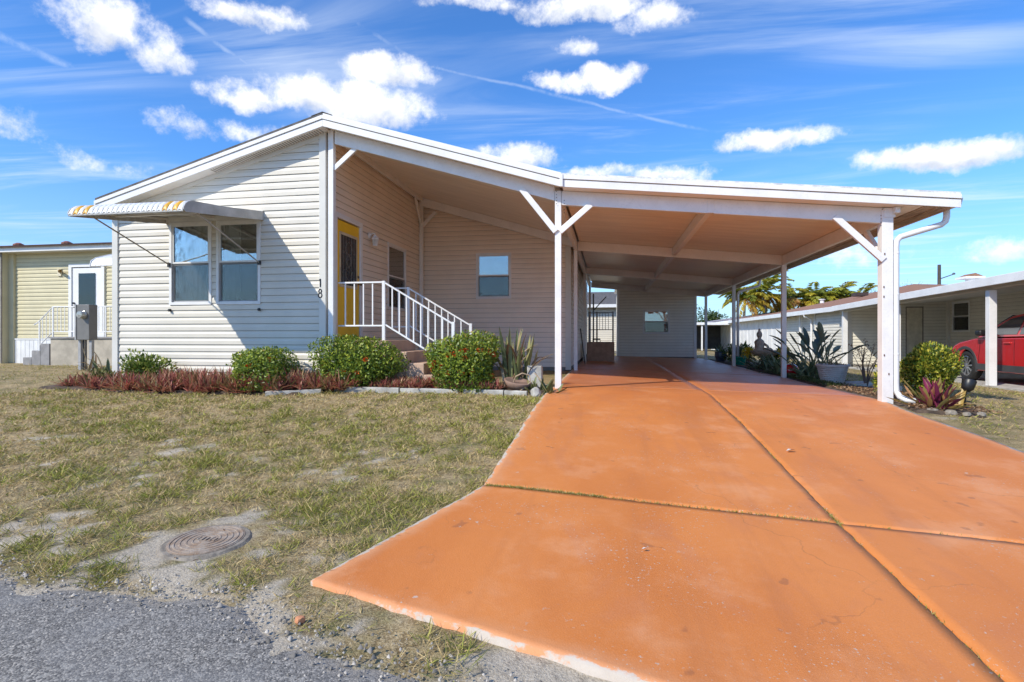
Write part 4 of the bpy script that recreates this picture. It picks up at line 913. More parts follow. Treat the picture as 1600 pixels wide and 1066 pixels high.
# ================================================================== PLANTS
class PB:
    """collects many small leaf faces with a random value per leaf"""
    def __init__(s): s.V = []; s.F = {3: [], 4: []}; s.R = []; s.n = 0
    def put(s, V, F, R):
        V = np.asarray(V, np.float32).reshape(-1, 3); F = np.asarray(F, np.int64); s.V.append(V); s.F[F.shape[1]].append(F + s.n); s.R.append(np.broadcast_to(np.asarray(R, np.float32), (len(V),)).copy()); s.n += len(V)
    def obj(s, name, mat, parent=None, smooth=False):
        Fl = [np.concatenate(f) for f in (s.F[3], s.F[4]) if f]
        return link(name, npmesh(name, np.concatenate(s.V), Fl, smooth, {'rnd': np.concatenate(s.R)}), mat, parent)
    def leaves(s, P, D, L, Wd, R, fold=.25, roll=None):
        """rhombic leaves: P base points, D directions, L lengths, Wd widths"""
        n = len(P); D = D / np.linalg.norm(D, axis=1, keepdims=True); ref = rng.normal(size=(n, 3)) if roll is None else roll
        side = np.cross(D, ref); side /= np.linalg.norm(side, axis=1, keepdims=True) + 1e-9; nor = np.cross(side, D)
        mid = P + D * (L * .45)[:, None]; up = nor * (Wd * fold)[:, None]
        V = np.stack([P, mid + side * (Wd / 2)[:, None] + up, P + D * L[:, None], mid - side * (Wd / 2)[:, None] + up], 1)
        i = np.arange(n)[:, None] * 4
        F = np.concatenate([i + [[0, 1, 2]], i + [[0, 2, 3]]]); s.put(V.reshape(-1, 3), F, np.repeat(R, 4))
    def strap(s, base, az, e0, e1, L, w, R, seg=5, taper=.75, fold=.35, twist=0., basew=.6):
        """one long curved leaf"""
        t = np.linspace(0, 1, seg + 1); el = e0 + (e1 - e0) * t ** 1.3; h = np.cos(el); z = np.sin(el); st = L / seg
        a = az + twist * t
        c = np.zeros((seg + 1, 3)); dirs = np.stack([h * np.cos(a), h * np.sin(a), z], 1); c[1:] = np.cumsum(dirs[:-1] * st, 0); c += np.asarray(base)
        sd = np.stack([-np.sin(a), np.cos(a), 0 * a], 1); nor = np.cross(dirs, sd)
        ww = w * (basew + (1 - basew) * np.minimum(1, t / .35)) * np.where(t > taper * .5, np.sqrt(np.clip(1 - ((t - taper * .5) / (1 - taper * .5)) ** 2, 0, 1)), 1)
        V = np.stack([c - sd * ww[:, None] / 2, c + nor * (-ww * fold)[:, None], c + sd * ww[:, None] / 2], 1).reshape(-1, 3)
        F = []
        for k in range(seg): F += [[3 * k, 3 * k + 1, 3 * k + 4, 3 * k + 3], [3 * k + 1, 3 * k + 2, 3 * k + 5, 3 * k + 4]]
        s.put(V, F, R)

def cloud_points(n, c, r, lumps=9, shell=.35, seed=0, flat=.0, lump=.35):
    """points in a lumpy rounded volume with the outward direction of each"""
    g = np.random.default_rng(seed); d = g.normal(size=(n, 3)); d /= np.linalg.norm(d, axis=1, keepdims=True)
    ld = g.normal(size=(lumps, 3)); ld /= np.linalg.norm(ld, axis=1, keepdims=True); rad = np.ones(n) * (1 - lump * .55)
    for k in range(lumps): rad += lump * g.uniform(.5, 1) * np.exp(-((1 - d @ ld[k]) / .13)) 
    rad = rad / (1 + lump * .30)
    kk = 2.5; rad = rad * (np.abs(d) ** kk).sum(1) ** (-1 / kk) if flat else rad
    rho = rad * (1 - shell * np.abs(g.normal(size=n)) ** 1.0 * .8); rho = np.clip(rho, .15, None)
    p = d * rho[:, None]
    q = p
    return np.asarray(c) + q * np.asarray(r), d

ixora = leafmat('ixora_leaf', [(0, (.03, .06, .013)), (.3, (.09, .155, .022)), (.6, (.23, .31, .035)), (.9, (.43, .47, .06)), (1, (.48, .30, .08))], .38, .25)
flower_m = M('orange_flower', (.85, .22, .035), .6, .15, 60)
def flower_mesh():
    b = PB(); n = 70; d = rng.normal(size=(n, 3)); d[:, 2] = np.abs(d[:, 2]) * .7; d /= np.linalg.norm(d, axis=1, keepdims=True)
    b.leaves(d * .012, d + rng.normal(size=(n, 3)) * .3, np.full(n, .028), np.full(n, .016), rng.random(n)); me = npmesh('flower_cluster', np.concatenate(b.V), [np.concatenate(b.F[3])], False); me.materials.append(flower_m); return me
fl_me = flower_mesh()
def hedge(label, c, r, n, seed, nfl, dens=1., flz=(-.5, .8)):
    t = thing('ixora_bush', label, 'bush', (c[0], c[1], float(G(c[0], c[1]))), 'clipped bushes before the porch'); g = np.random.default_rng(seed)
    P, D = cloud_points(n, c, r, 34, .42, seed, .22, .36); P[:, 2] = np.maximum(P[:, 2], c[2] - r[2] * .93)
    up = np.array([0, 0, .55]); dr = D * .8 + up + g.normal(size=(n, 3)) * .65
    b = PB(); hgt = (P[:, 2] - c[2]) / r[2]
    R = np.clip(g.beta(2, 1.8, n) * .92 + .08 * hgt + (g.random(n) > .985) * .4, 0, 1)
    tg = np.cross(D, g.normal(size=(n, 3))); tg /= np.linalg.norm(tg, axis=1, keepdims=True); dr = tg + D * .45 + up * .8 + g.normal(size=(n, 3)) * .25
    b.leaves(P, dr, g.uniform(.035, .065, n), g.uniform(.018, .032, n), R, .2, D + g.normal(size=(n, 3)) * .45)
    for k in range(26):                                     # stray shoots
        a = g.uniform(0, 6.28); zz = g.uniform(-.2, 1); q = math.sqrt(max(0, 1 - zz * zz)); p0 = np.array(c) + np.array([math.cos(a) * q, math.sin(a) * q, zz]) * np.array(r) * .98
        dv_ = np.array([math.cos(a) * q, math.sin(a) * q, zz * .6 + .5]); dv_ /= np.linalg.norm(dv_); L_ = g.uniform(.05, .14); nn = 8
        PP = p0 + dv_ * np.linspace(.2, 1, nn)[:, None] * L_; b2 = g.normal(size=(nn, 3)) * .7 + dv_ * .7; b.leaves(PP, b2, g.uniform(.03, .055, nn), g.uniform(.014, .024, nn), g.uniform(.45, .95, nn))
    b.obj('foliage', ixora, t)
    m_ = MB()
    for k in range(16):
        a = g.uniform(0, 6.28); e = g.uniform(.3, .95); q = np.array(c) + np.array([math.cos(a) * r[0] * e, math.sin(a) * r[1] * e, r[2] * g.uniform(-.2, .7)])
        z0 = float(G(c[0], c[1])); p0 = np.array([c[0] + .1 * math.cos(a), c[1] + .06 * math.sin(a), z0]); m_.tube([p0, (p0 + q) / 2 + [0, 0, .05], q], [.012, .008, .004], 5)
    m_.obj('stem', bark_m, t)
    for k in range(nfl):
        a = g.uniform(-2.6, -.3); zz = g.uniform(*flz); s_ = math.sqrt(max(0, 1 - zz * zz * .7)) * 1.04
        o = bpy.data.objects.new('flower_cluster', fl_me); COL.objects.link(o); o.parent = t; o.location = Vector((math.cos(a) * r[0] * s_, math.sin(a) * r[1] * s_, c[2] + zz * r[2] - t.location.z)); sc = g.uniform(.9, 1.6); o.scale = (sc,) * 3; o.rotation_euler = (.9, 0, a + 1.57)
    return t
hedge('dense green bush left of the house corner under the house number wall', (-.86, -.42, .30), (.38, .32, .275), 9000, 1, 4)
hedge('wide green bush with few orange flowers in front of the porch landing', (.60, -.10, .345), (.50, .38, .315), 14000, 2, 5)
hedge('green bush dotted with orange flowers at the foot of the steps', (2.30, -.02, .36), (.50, .39, .33), 14000, 3, 20)

def shrub(name, label, cat, c, r, n, seed, mat, lf=(.05, .09), wd=(.02, .04), nst=9, stem_m=None, shell=.6, droop=0., group=None, lump=.5):
    t = thing(name, label, cat, (c[0], c[1], float(G(c[0], c[1]))), group); g = np.random.default_rng(seed)
    P, D = cloud_points(n, c, r, 8, shell, seed, 0, lump); b = PB()
    tg = np.cross(D, g.normal(size=(n, 3))); b.leaves(P, tg * .8 + D * .5 + g.normal(size=(n, 3)) * .3 + np.array([0, 0, .35 - droop]), g.uniform(*lf, n), g.uniform(*wd, n), g.random(n), .2, D + g.normal(size=(n, 3)) * .5); b.obj('foliage', mat, t)
    m_ = MB(); z0 = float(G(c[0], c[1]))
    for k in range(nst):
        q = P[g.integers(n)]; p0 = np.array([c[0] + g.uniform(-.08, .08), c[1] + g.uniform(-.05, .05), z0 - .02]); m_.tube([p0, p0 * .5 + q * .5 + g.normal(size=3) * .03, q], [.012, .008, .004], 5)
    m_.obj('stem', stem_m or bark_m, t); return t
loose = leafmat('loose_green_leaf', [(0, (.05, .09, .02)), (.5, (.17, .25, .045)), (1, (.42, .42, .10))])
shrub('flowering_shrub', 'loose leggy green shrub against the cream wall at the far left', 'shrub', (-2.95, -.40, .29), (.58, .24, .26), 1300, 11, loose, (.05, .085), (.025, .045), 14, shell=.7)
shrub('flowering_shrub', 'low yellowish green sprig at the left end of the red plants', 'shrub', (-3.62, -.55, .12), (.42, .22, .14), 420, 12, leafmat('yellow_green_leaf', [(0, (.05, .07, .02)), (.5, (.16, .17, .05)), (1, (.32, .28, .10))]), (.05, .09), (.02, .035), 8, shell=.7)

# red bed of strap-leaved plants: an uncountable ground cover
redleaf = leafmat('red_strap_leaf', [(0, (.12, .04, .035)), (.2, (.30, .085, .07)), (.42, (.50, .17, .13)), (.6, (.60, .32, .19)), (.75, (.34, .27, .12)), (.88, (.16, .17, .06)), (1, (.55, .08, .13))], .45, .3)
def red_bed(label, spots, seed):
    g = np.random.default_rng(seed); b = PB()
    for (x, y, s_) in spots:
        z = float(G(x, y)) + .01; tone = g.uniform(-.12, .12) + .1 * (vnoise(x, y, 1.2, 2) - .5) * 3; k = g.integers(13, 20)
        for j in range(k):
            e0 = g.uniform(.15, 1.45); b.strap((x + g.normal() * .02, y + g.normal() * .02, z + g.uniform(0, .05)), g.uniform(0, 6.283), e0, e0 - g.uniform(.1, .7), s_ * g.uniform(.10, .24), g.uniform(.014, .026), np.clip(g.beta(2.2, 2, 1)[0] + tone, 0, 1), 3, .9, .3)
    o = b.obj('red_ground_cover', redleaf); tag(o, label, 'ground cover', None, 'stuff')
g = np.random.default_rng(21); sp = []
for _ in range(520):
    x = g.uniform(-4.25, .75); yf = np.interp(x, [-4.4, -3.6, -2, -.6, .3, 1], [-.72, -.86, -1.0, -.92, -.62, -.45]); y = g.uniform(yf, -.12)
    if math.hypot((x + .86) / .38, (y + .42) / .3) < 1 and y > -.6: continue
    if x < -3.3 and g.random() < .5: continue
    sp.append((x, y, g.uniform(.75, 1.1) * np.interp(x, [-4.2, -3.4, -2], [1.0, 1.2, 1.45])))
red_bed('mass of red and orange strap-leaved plants along the cream front wall', sp, 5)
sp = [(g.uniform(.9, 2.9), g.uniform(-.38, -.12), g.uniform(.55, .85)) for _ in range(210)] + [(g.uniform(1.15, 1.85), g.uniform(-.2, .06), g.uniform(.6, .9)) for _ in range(40)]
red_bed('low red ground cover before the steps behind the pale edging', sp, 6)

def spiky(name, label, cat, base, n, L, w, mat, seed, e=(.5, 1.5), bend=(.1, .6), spread=.05, group=None, seg=5, fold=.35, part='leaf', rmin=0., rmax=1., z=None, taper=.75, parent=None, basew=.6):
    g = np.random.default_rng(seed); z0 = float(G(base[0], base[1])) if z is None else z
    t = parent or thing(name, label, cat, (base[0], base[1], z0), group)
    for j in range(n):
        b = PB(); e0 = g.uniform(*e); b.strap((base[0] + g.normal() * spread, base[1] + g.normal() * spread, z0 - .01), g.uniform(0, 6.283), e0, e0 - g.uniform(*bend), g.uniform(*L), g.uniform(*w), g.uniform(rmin, rmax), seg, taper, fold, g.uniform(-.4, .4), basew)
        b.obj(part, mat, t, True)
    return t
dryleaf = leafmat('dry_snake_leaf', [(0, (.16, .10, .055)), (.45, (.34, .24, .13)), (.8, (.46, .36, .22)), (1, (.55, .46, .32))], .7, .2)
snake = leafmat('snake_leaf', [(0, (.06, .08, .04)), (.4, (.13, .16, .06)), (.7, (.27, .27, .10)), (1, (.36, .32, .14))], .5, .1)
greyleaf = leafmat('blue_green_leaf', [(0, (.05, .08, .04)), (.5, (.15, .20, .095)), (1, (.30, .35, .18))], .4, .2)
t = spiky('snake_plant', 'half-dried snake plants with curled tan tips beside the carport post', 'snake plant', (3.06, .10), 26, (.5, .98), (.045, .075), snake, 31, (1.15, 1.55), (-.1, .25), .10, z=.03)
spiky('', '', '', (3.02, .06), 26, (.5, 1.0), (.03, .055), dryleaf, 32, (1.1, 1.55), (.2, 1.6), .11, parent=t, z=.03, part='dry_leaf', seg=8)
spiky('', '', '', (3.2, .06), 4, (.75, .95), (.035, .05), dryleaf, 35, (1.35, 1.55), (1.2, 3.2), .05, parent=t, z=.03, part='dry_leaf', seg=12)
t = spiky('snake_plant', 'withered snake plant clump left of the house corner near the meter', 'snake plant', (-4.35, .30), 12, (.3, .5), (.045, .07), greyleaf, 33, (.9, 1.5), (0, .5), .12, z=.02)
spiky('', '', '', (-4.5, .25), 14, (.35, .68), (.02, .04), dryleaf, 34, (.8, 1.5), (.3, 2.6), .12, parent=t, z=.02, part='dry_leaf', seg=9)
spiky('agave_plant', 'small dark spiky plant between the two left bushes', 'plant', (-.02, -.18), 12, (.22, .36), (.03, .045), greyleaf, 36, (.5, 1.4), (0, .3), .03, z=.08)
for k, (x, y, n, lab) in enumerate(((3.60, -.34, 22, 'clump of short snake plants at the foot of the carport post'), (3.36, -.26, 14, 'small snake plant clump between the white block and the edging'))):
    spiky('snake_plant', lab, 'snake plant', (x, y), n, (.12, .27), (.03, .05), snake, 40 + k, (.4, 1.4), (-.1, .5), .06)
# stray dry runner looping out of the bed
o = MB().tube([(3.05, -.2, .05), (3.12, -.28, .22), (3.22, -.30, .27), (3.32, -.28, .24), (3.34, -.30, .14), (3.20, -.36, .02)], .011, 6).tube([(3.38, -.12, .26), (3.52, -.22, .12), (3.62, -.26, .08)], .009, 6).obj('dry_runner', M('dry_stem', (.42, .31, .2), .8)); tag(o, 'dry looping plant stem in front of the brown bowl', 'stem')
# bowl, block, edging stones
o = MB().lathe((0, 0, 0), [(.10, 0), (.17, .06), (.21, .13), (.20, .14), (.17, .12), (0, .11)], 22).obj('planter_bowl', terracotta, None, True); o.location = (3.12, -.20, .02); o.rotation_euler = (.12, .18, 0); tag(o, 'shallow brown clay bowl among the snake plants', 'bowl')
o = bevel(MB().box(3.24, 3.46, .02, .20, .0, .36).obj('concrete_block', conc_m), .012); tag(o, 'upright pale concrete block beside the left carport post', 'block')
def edging(label, p, q, h=.085, w=.075, seed=0):
    g = np.random.default_rng(seed); n = 7; m_ = MB(); p, q = np.array(p, float), np.array(q, float); vs = []; dr = (q - p) / np.linalg.norm(q - p); nr = np.array([-dr[1], dr[0]])
    for i in range(n):
        c = p + (q - p) * i / (n - 1) + nr * g.normal() * .004; z = float(G(c[0], c[1]))
        for s_, zz in ((-1, -.03), (-1, h * .82), (-.75, h), (.75, h), (1, h * .82), (1, -.03)): vs.append((c[0] + nr[0] * w / 2 * s_, c[1] + nr[1] * w / 2 * s_, z + zz + g.normal() * .003))
    fs = [(i * 6 + k, i * 6 + k + 1, (i + 1) * 6 + k + 1, (i + 1) * 6 + k) for i in range(n - 1) for k in range(5)] + [tuple(range(6)), tuple((n - 1) * 6 + k for k in range(6))[::-1]]
    m_.add(vs, fs); o = m_.obj('edging_stone', conc_m); tag(o, label, 'edging', 'pale concrete edging along the front bed')
edging('short low edging piece in the grass left of the porch bush', (-.42, -.93), (.28, -.63), .05, .09, 1)
edging('long pale edging stone below the porch bush', (.42, -.47), (1.42, -.46), .06, .07, 2)
edging('long pale edging stone in front of the red plants by the steps', (1.44, -.46), (2.32, -.47), .055, .07, 3)
edging('shaded edging stone in front of the flowering bush', (2.40, -.46), (2.98, -.48), .055, .07, 4)
edging('worn edging stone nearest the driveway', (3.0, -.48), (3.32, -.50), .05, .08, 5)
def rock(label, c, r, seed, mat=None, name='rock', group=None):
    g = np.random.default_rng(seed); n = 60; d = g.normal(size=(n, 3)); d /= np.linalg.norm(d, axis=1, keepdims=True)
    import bmesh
    b = bmesh.new()
    for v in d: b.verts.new(np.sign(v) * np.abs(v) ** .75 * np.array(r) * g.uniform(.88, 1.08))
    bmesh.ops.convex_hull(b, input=b.verts); bmesh.ops.delete(b, geom=[v for v in b.verts if not v.link_faces], context='VERTS'); me = bpy.data.meshes.new(name); b.to_mesh(me); b.free()
    o = link(name, me, mat or conc_m); o.location = (c[0], c[1], float(G(c[0], c[1])) + r[2] * .55); o.rotation_euler = (0, 0, g.uniform(0, 3)); tag(o, label, 'rock', group); return o
rock('broken concrete lump at the corner of the bed and driveway', (3.46, -.62), (.10, .07, .08), 1)
rock('tiny orange stone in the sand at the driveway corner', (3.15, -6.02), (.022, .018, .016), 2, M('orange_stone', (.62, .27, .13), .8))

# ---- manhole cover
mh = thing('manhole_cover', 'round rusty ridged utility cover set in the sandy lawn', 'manhole cover', (2.15, -5.33, float(G(2.15, -5.33))))
zc = float(G(2.15, -5.33)) - .004; iron = M('rusty_iron', (.24, .165, .11), .8, .2, 16, .5, 60, col2=(.36, .30, .24))
tilt = math.atan(float(G(2.15, -5.0) - G(2.15, -5.6)) / .6)
def mhp(nm, prof, par, mt, n=48):
    o = MB().lathe((0, 0, 0), prof, n).obj(nm, mt, par); o.data.transform(Matrix.Translation((2.15, -5.33, zc + .004)) @ Matrix.Rotation(tilt, 4, 'X')); return o
mhp('concrete_collar', [(.205, -.05), (.25, -.05), (.245, -.012), (.228, .0), (.205, .001)], mh, M('sandy_concrete', (.29, .25, .20), .95, .2, 14, .6))
cv = mhp('cover', [(.202, -.04), (.202, .004), (0, .0045)], mh, iron)
for r in (.04, .072, .104, .136, .166, .19): mhp('ridge', [(r - .006, .003), (r - .004, .0075), (r + .004, .0075), (r + .006, .003)], cv, iron, 40)
for k in range(5):
    o = MB().box(-.055 + k * .026, -.043 + k * .026, -.018, .02, .006, .011).obj('raised_bar', iron, cv); o.data.transform(Matrix.Translation((2.15, -5.33, zc + .004)) @ Matrix.Rotation(tilt, 4, 'X'))

# ================================================================== LAWN GRASS
grass_m = leafmat('grass_blade', [(0, (.44, .32, .15)), (.35, (.66, .51, .26)), (.5, (.44, .36, .13)), (.7, (.22, .23, .04)), (.9, (.35, .37, .06)), (1, (.50, .48, .11))], .6, .25, .25)
def grass(name, label, n, region, okf, seed, hmul=1.0):
    g = np.random.default_rng(seed); X = g.uniform(region[0], region[1], n); Y = g.uniform(region[2], region[3], n)
    dist = np.hypot(X - CAMX, Y - CAMY)
    sa = sand_amt(X, Y); gr = green_amt(X, Y); tuft = vnoise(X, Y, 9, 2)
    keep = okf(X, Y) & (g.random(n) < (1 - sa) * (.30 + .70 * gr) * np.clip(tuft * 2.4 - .5, .04, 1) * np.clip(4.2 / dist, .38, 1))
    X, Y, gr, dist, tuft = X[keep], Y[keep], gr[keep], dist[keep], tuft[keep]; m = len(X)
    Z = gz(X, Y) + .001
    el = g.uniform(.12, 1.0, m); az = g.uniform(0, 6.283, m); D = np.stack([np.cos(az) * np.cos(el), np.sin(az) * np.cos(el), np.sin(el)], 1)
    L = g.uniform(.02, .08, m) * (.75 + .6 * tuft) * (.7 + .5 * gr) * hmul; Wd = g.uniform(.0032, .0065, m) * np.clip(dist / 4.5, .8, 2.0)
    isg = g.random(m) < np.clip(gr * .9 - .10, .03, .75)
    R = np.where(isg, g.uniform(.52, 1.0, m), g.uniform(0, .48, m)); b = PB(); b.leaves(np.stack([X, Y, Z], 1), D, L, Wd, R, .2)
    o = b.obj(name, grass_m); tag(o, label, 'grass', None, 'stuff')
okL = lambda X, Y: (X < drive_left(Y) - .01) & (Y > edge_at(X) + .03 - .12 * g_r(X)) & ((Y < np.interp(X, [-4.4, -2, 0, .3, 3.5], [-.78, -.98, -.85, -.47, -.5])) | (X < -4.5)) & (np.hypot((X - 2.15), (Y + 5.33)) > .34)
g_r = lambda X: vnoise(X, X * 0 + 21, 6, 2)
grass('lawn_grass', 'short half-dry lawn grass between the road and the front bed', 470000, (-4.5, 3.7, -6.2, -.3), okL, 71)
grass('lawn_grass', 'dry grass to the far left in front of the yellow home', 60000, (-13, -4.3, -4.5, 4.6), lambda X, Y: (Y > -4.5), 72)
grass('lawn_grass', 'grass strip right of the driveway toward the red car', 90000, (8.3, 12.8, -5.5, 9), lambda X, Y: (X > np.interp(Y, [-6, -.75, -.6, 0, 2, 14], [8.9, 8.2, 8.95, 9.15, 9.35, 9.6])), 73)
# tufts creeping over the driveway front edge onto the road
grass('edge_weeds', 'straggly weeds along the front edge of the driveway', 26000, (2.9, 6.2, -6.9, -5.7), lambda X, Y: (Y < drive_front(X) - .008) & (Y > drive_front(X) - .30) & (vnoise(X, Y, 4, 3) > .50), 74, 1.0)
b = PB(); g = np.random.default_rng(75)
for (xa, xb, f_, dn) in ((3.56, 4.4, lambda x: float(crossY(x)), 2600), (4.4, 5.8, lambda x: float(crossY(x)), 700), (5.9, 7.5, lambda x: float(crossY(x)), 120)):
    n = dn; X = g.uniform(xa, xb, n); Y = np.array([f_(x) for x in X]) + g.normal(size=n) * .006; el = g.uniform(.1, 1.2, n); az = g.uniform(0, 6.283, n)
    b.leaves(np.stack([X, Y, G(X, Y) + .002], 1), np.stack([np.cos(az) * np.cos(el), np.sin(az) * np.cos(el), np.sin(el)], 1), g.uniform(.015, .04, n), g.uniform(.003, .006, n), g.uniform(.3, .9, n))
n = 1100; Y = np.concatenate([g.uniform(-6.3, -.6, 800), g.normal(-4.40, .10, 300)]); X = JX + g.normal(size=n) * .006; keep = vnoise(X * 0, Y, 3, 2) > .42; X, Y = X[keep], Y[keep]; n = len(X); el = g.uniform(.1, 1.2, n); az = g.uniform(0, 6.283, n)
b.leaves(np.stack([X, Y, G(X, Y) + .002], 1), np.stack([np.cos(az) * np.cos(el), np.sin(az) * np.cos(el), np.sin(el)], 1), g.uniform(.012, .035, n), g.uniform(.003, .006, n), g.uniform(.3, .9, n))
o = b.obj('joint_weeds', grass_m); tag(o, 'small weeds growing in the driveway joints', 'weeds', None, 'stuff')
# fallen leaves
leaf_b = M('fallen_leaf', (.16, .08, .04), .8); leaf_w = M('pale_litter', (.75, .72, .66), .7)
for k, (x, y, mt, lab, s_) in enumerate(((.97, -3.05, leaf_b, 'dark curled leaf lying alone in the middle of the lawn', .045), (-.57, -2.44, leaf_b, 'small dark leaf on the lawn nearer the house', .035), (6.0, -2.91, leaf_w, 'white scrap lying on the right half of the driveway', .05), (4.62, -5.1, leaf_w, 'tiny white chip on the front driveway slab', .02))):
    b = PB(); b.leaves(np.array([[x, y, float(G(x, y)) + (.03 if mt is leaf_w else .02)]]), np.array([[.9, .4, .05]]), np.array([s_ * 2]), np.array([s_]), np.array([.5]), .3, np.array([[0, .2, 1.]])); o = b.obj('fallen_leaf' if mt is leaf_b else 'litter_scrap', mt); tag(o, lab, 'leaf' if mt is leaf_b else 'litter')

# ================================================================== RIGHT-HAND GARDEN
gold = leafmat('gold_croton_leaf', [(0, (.04, .08, .015)), (.35, (.13, .20, .025)), (.65, (.36, .37, .04)), (1, (.60, .52, .07))], .4, .25)
t = shrub('gold_shrub', 'bushy yellow-green shrub behind the right carport post', 'shrub', (9.0, .72, .33), (.50, .42, .40), 6500, 51, gold, (.035, .06), (.02, .032), 12, shell=.45, lump=.45)
t = shrub('gold_shrub', 'small yellow-green shrub showing left of the right carport post', 'shrub', (8.32, .62, .16), (.10, .14, .24), 500, 52, gold, (.03, .055), (.018, .03), 6, shell=.5)
rhoeo = leafmat('purple_strap_leaf', [(0, (.13, .02, .06)), (.3, (.30, .04, .11)), (.5, (.40, .12, .10)), (.7, (.52, .36, .12)), (1, (.30, .30, .09))], .4, .3)
spiky('oyster_plant', 'purple and yellow striped spiky plant at the foot of the downspout', 'plant', (8.53, -.30), 60, (.32, .54), (.045, .065), rhoeo, 53, (.25, 1.45), (.0, .45), .07)
m_ = thing('solar_light', 'black solar garden spotlight on a stake beside the purple plant', 'lamp', (8.92, -.30, -.15))
o = MB().lathe((0, 0, 0), [(.03, -.09), (.065, -.05), (.078, .05), (.074, .06), (.03, .065), (0, .065)], 18).obj('lamp_head', black_m, m_, True); o.data.transform(Matrix.Translation((8.92, -.30, .19)) @ Matrix.Rotation(.35, 4, 'Y') @ Matrix.Rotation(-.2, 4, 'X'))
o = MB().lathe((0, 0, 0), [(.066, .0), (.0, .004)], 18).obj('solar_panel', M('solar_cell', (.05, .06, .09), .1, coat=.5), m_); o.data.transform(Matrix.Translation((8.92, -.30, .19)) @ Matrix.Rotation(.35, 4, 'Y') @ Matrix.Rotation(-.2, 4, 'X') @ Matrix.Translation((0, 0, .066)))
MB().tube([(8.89, -.30, .10), (8.88, -.30, -.02), (8.89, -.30, -.2)], .013, 6).obj('stake', black_m, m_)
g = np.random.default_rng(55)
for k, (x, y, r) in enumerate(((8.40, -.52, .06), (8.56, -.60, .07), (8.72, -.62, .05), (8.90, -.58, .06))):
    rock(('pale stone nearest the downspout under the purple plant', 'larger pale stone under the middle of the purple plant', 'small pale stone under the purple plant near the spotlight', 'pale stone right of the spotlight stake')[k], (x, y), (r, r * .7, r * .55), 60 + k, M('bed_stone', (.36, .31, .25), .9, .2, 9, .3), group='stones round the purple plant')
# sparse rose-like plant
t = thing('bare_shrub', 'thin nearly leafless shrub behind the right carport post', 'shrub', (8.95, 2.6, -.12)); m_ = MB(); tips = []
for k in range(9):
    a = g.uniform(0, 6.28); h = g.uniform(.45, .85); q = np.array([8.95 + .26 * math.cos(a) * g.uniform(.4, 1), 2.6 + .2 * math.sin(a), -.12 + h]); mid = np.array([8.95 + .08 * math.cos(a), 2.6, -.12 + h * .5]); m_.tube([(8.95, 2.6, -.14), mid, q], [.012, .008, .004], 5); tips.append(q)
    for j in range(3):
        q2 = mid + (q - mid) * g.uniform(.2, .9) + g.normal(size=3) * .01; q3 = q2 + np.array([g.normal() * .1, g.normal() * .1, g.uniform(.05, .16)]); m_.tube([q2, q3], [.004, .002], 4); tips.append(q3)
m_.obj('stem', M('dark_twig', (.10, .065, .05), .8), t); b = PB(); T = np.array(tips); T = np.repeat(T, 4, 0) + g.normal(size=(len(T) * 4, 3)) * .02; n = len(T)
b.leaves(T, g.normal(size=(n, 3)), g.uniform(.02, .045, n), g.uniform(.012, .025, n), g.random(n)); b.obj('foliage', leafmat('purplish_leaf', [(0, (.05, .03, .03)), (1, (.16, .09, .06))]), t)
# big ribbed planter
pt = thing('ribbed_planter', 'large pale grey ribbed planter with dry plants at the driveway edge', 'planter', (8.60, 3.15, -.11)); pm = M('pale_planter', (.50, .49, .46), .7, .08, 4)
prof_ = []
for k in range(9): z = k * .037; r = .18 + .075 * k / 8; prof_ += [(r, z), (r + .008, z + .008), (r + .008, z + .028), (r, z + .034)]
bevel(MB().lathe((8.60, 3.15, -.10), prof_ + [(.285, .335), (.285, .375), (.25, .375), (.24, .32), (0, .31)], 28).obj('pot', pm, pt))
spiky('', '', '', (8.60, 3.15), 60, (.10, .24), (.012, .022), leafmat('dry_potted_leaf', [(0, (.12, .09, .05)), (.6, (.27, .2, .11)), (1, (.20, .2, .08))]), 57, (.4, 1.5), (.2, 1.0), .11, parent=pt, z=.21, part='leaf', seg=3)
# bird of paradise
bop = leafmat('paradise_leaf', [(0, (.06, .09, .065)), (.5, (.14, .19, .13)), (1, (.25, .30, .21))], .35, .2)
t = thing('bird_of_paradise', 'tall grey-green bird of paradise plant behind the ribbed planter', 'plant', (8.75, 4.5, -.12)); g = np.random.default_rng(58)
for k in range(38):
    a = g.uniform(0, 6.28); e = g.uniform(.75, 1.5); hs = g.uniform(.45, .95); bx, by = 8.75 + g.normal() * .13, 4.5 + g.normal() * .16
    tip = np.array([bx + math.cos(a) * math.cos(e) * hs, by + math.sin(a) * math.cos(e) * hs, -.12 + math.sin(e) * hs])
    MB().tube([(bx, by, -.13), ((bx + tip[0]) / 2, (by + tip[1]) / 2, -.12 + (tip[2] + .12) * .55), tip], [.016, .011, .008], 6).obj('stalk', MATS['blue_green_leaf'] if False else M('green_stalk', (.13, .17, .09), .5), t)
    b = PB(); e0 = e - g.uniform(0, .35); b.strap(tip, a, e0, e0 - g.uniform(.1, .8), g.uniform(.28, .45), g.uniform(.10, .15), g.random(), 7, .5, .22, 0, .25); b.obj('leaf', bop, t, True)
# red gazing ball
o = MB().lathe((0, 0, 0), [(.003, -.16)] + [(.16 * math.sin(t), -.16 * math.cos(t)) for t in np.linspace(.1, math.pi - .1, 16)] + [(.003, .16)], 24).obj('gazing_ball', M('red_glass_ball', (.50, .008, .02), .12, .02, coat=.6, spec=.7), None, True); o.location = (8.42, 4.95, .04); tag(o, 'shiny red ball on the ground behind the second carport post', 'ball')
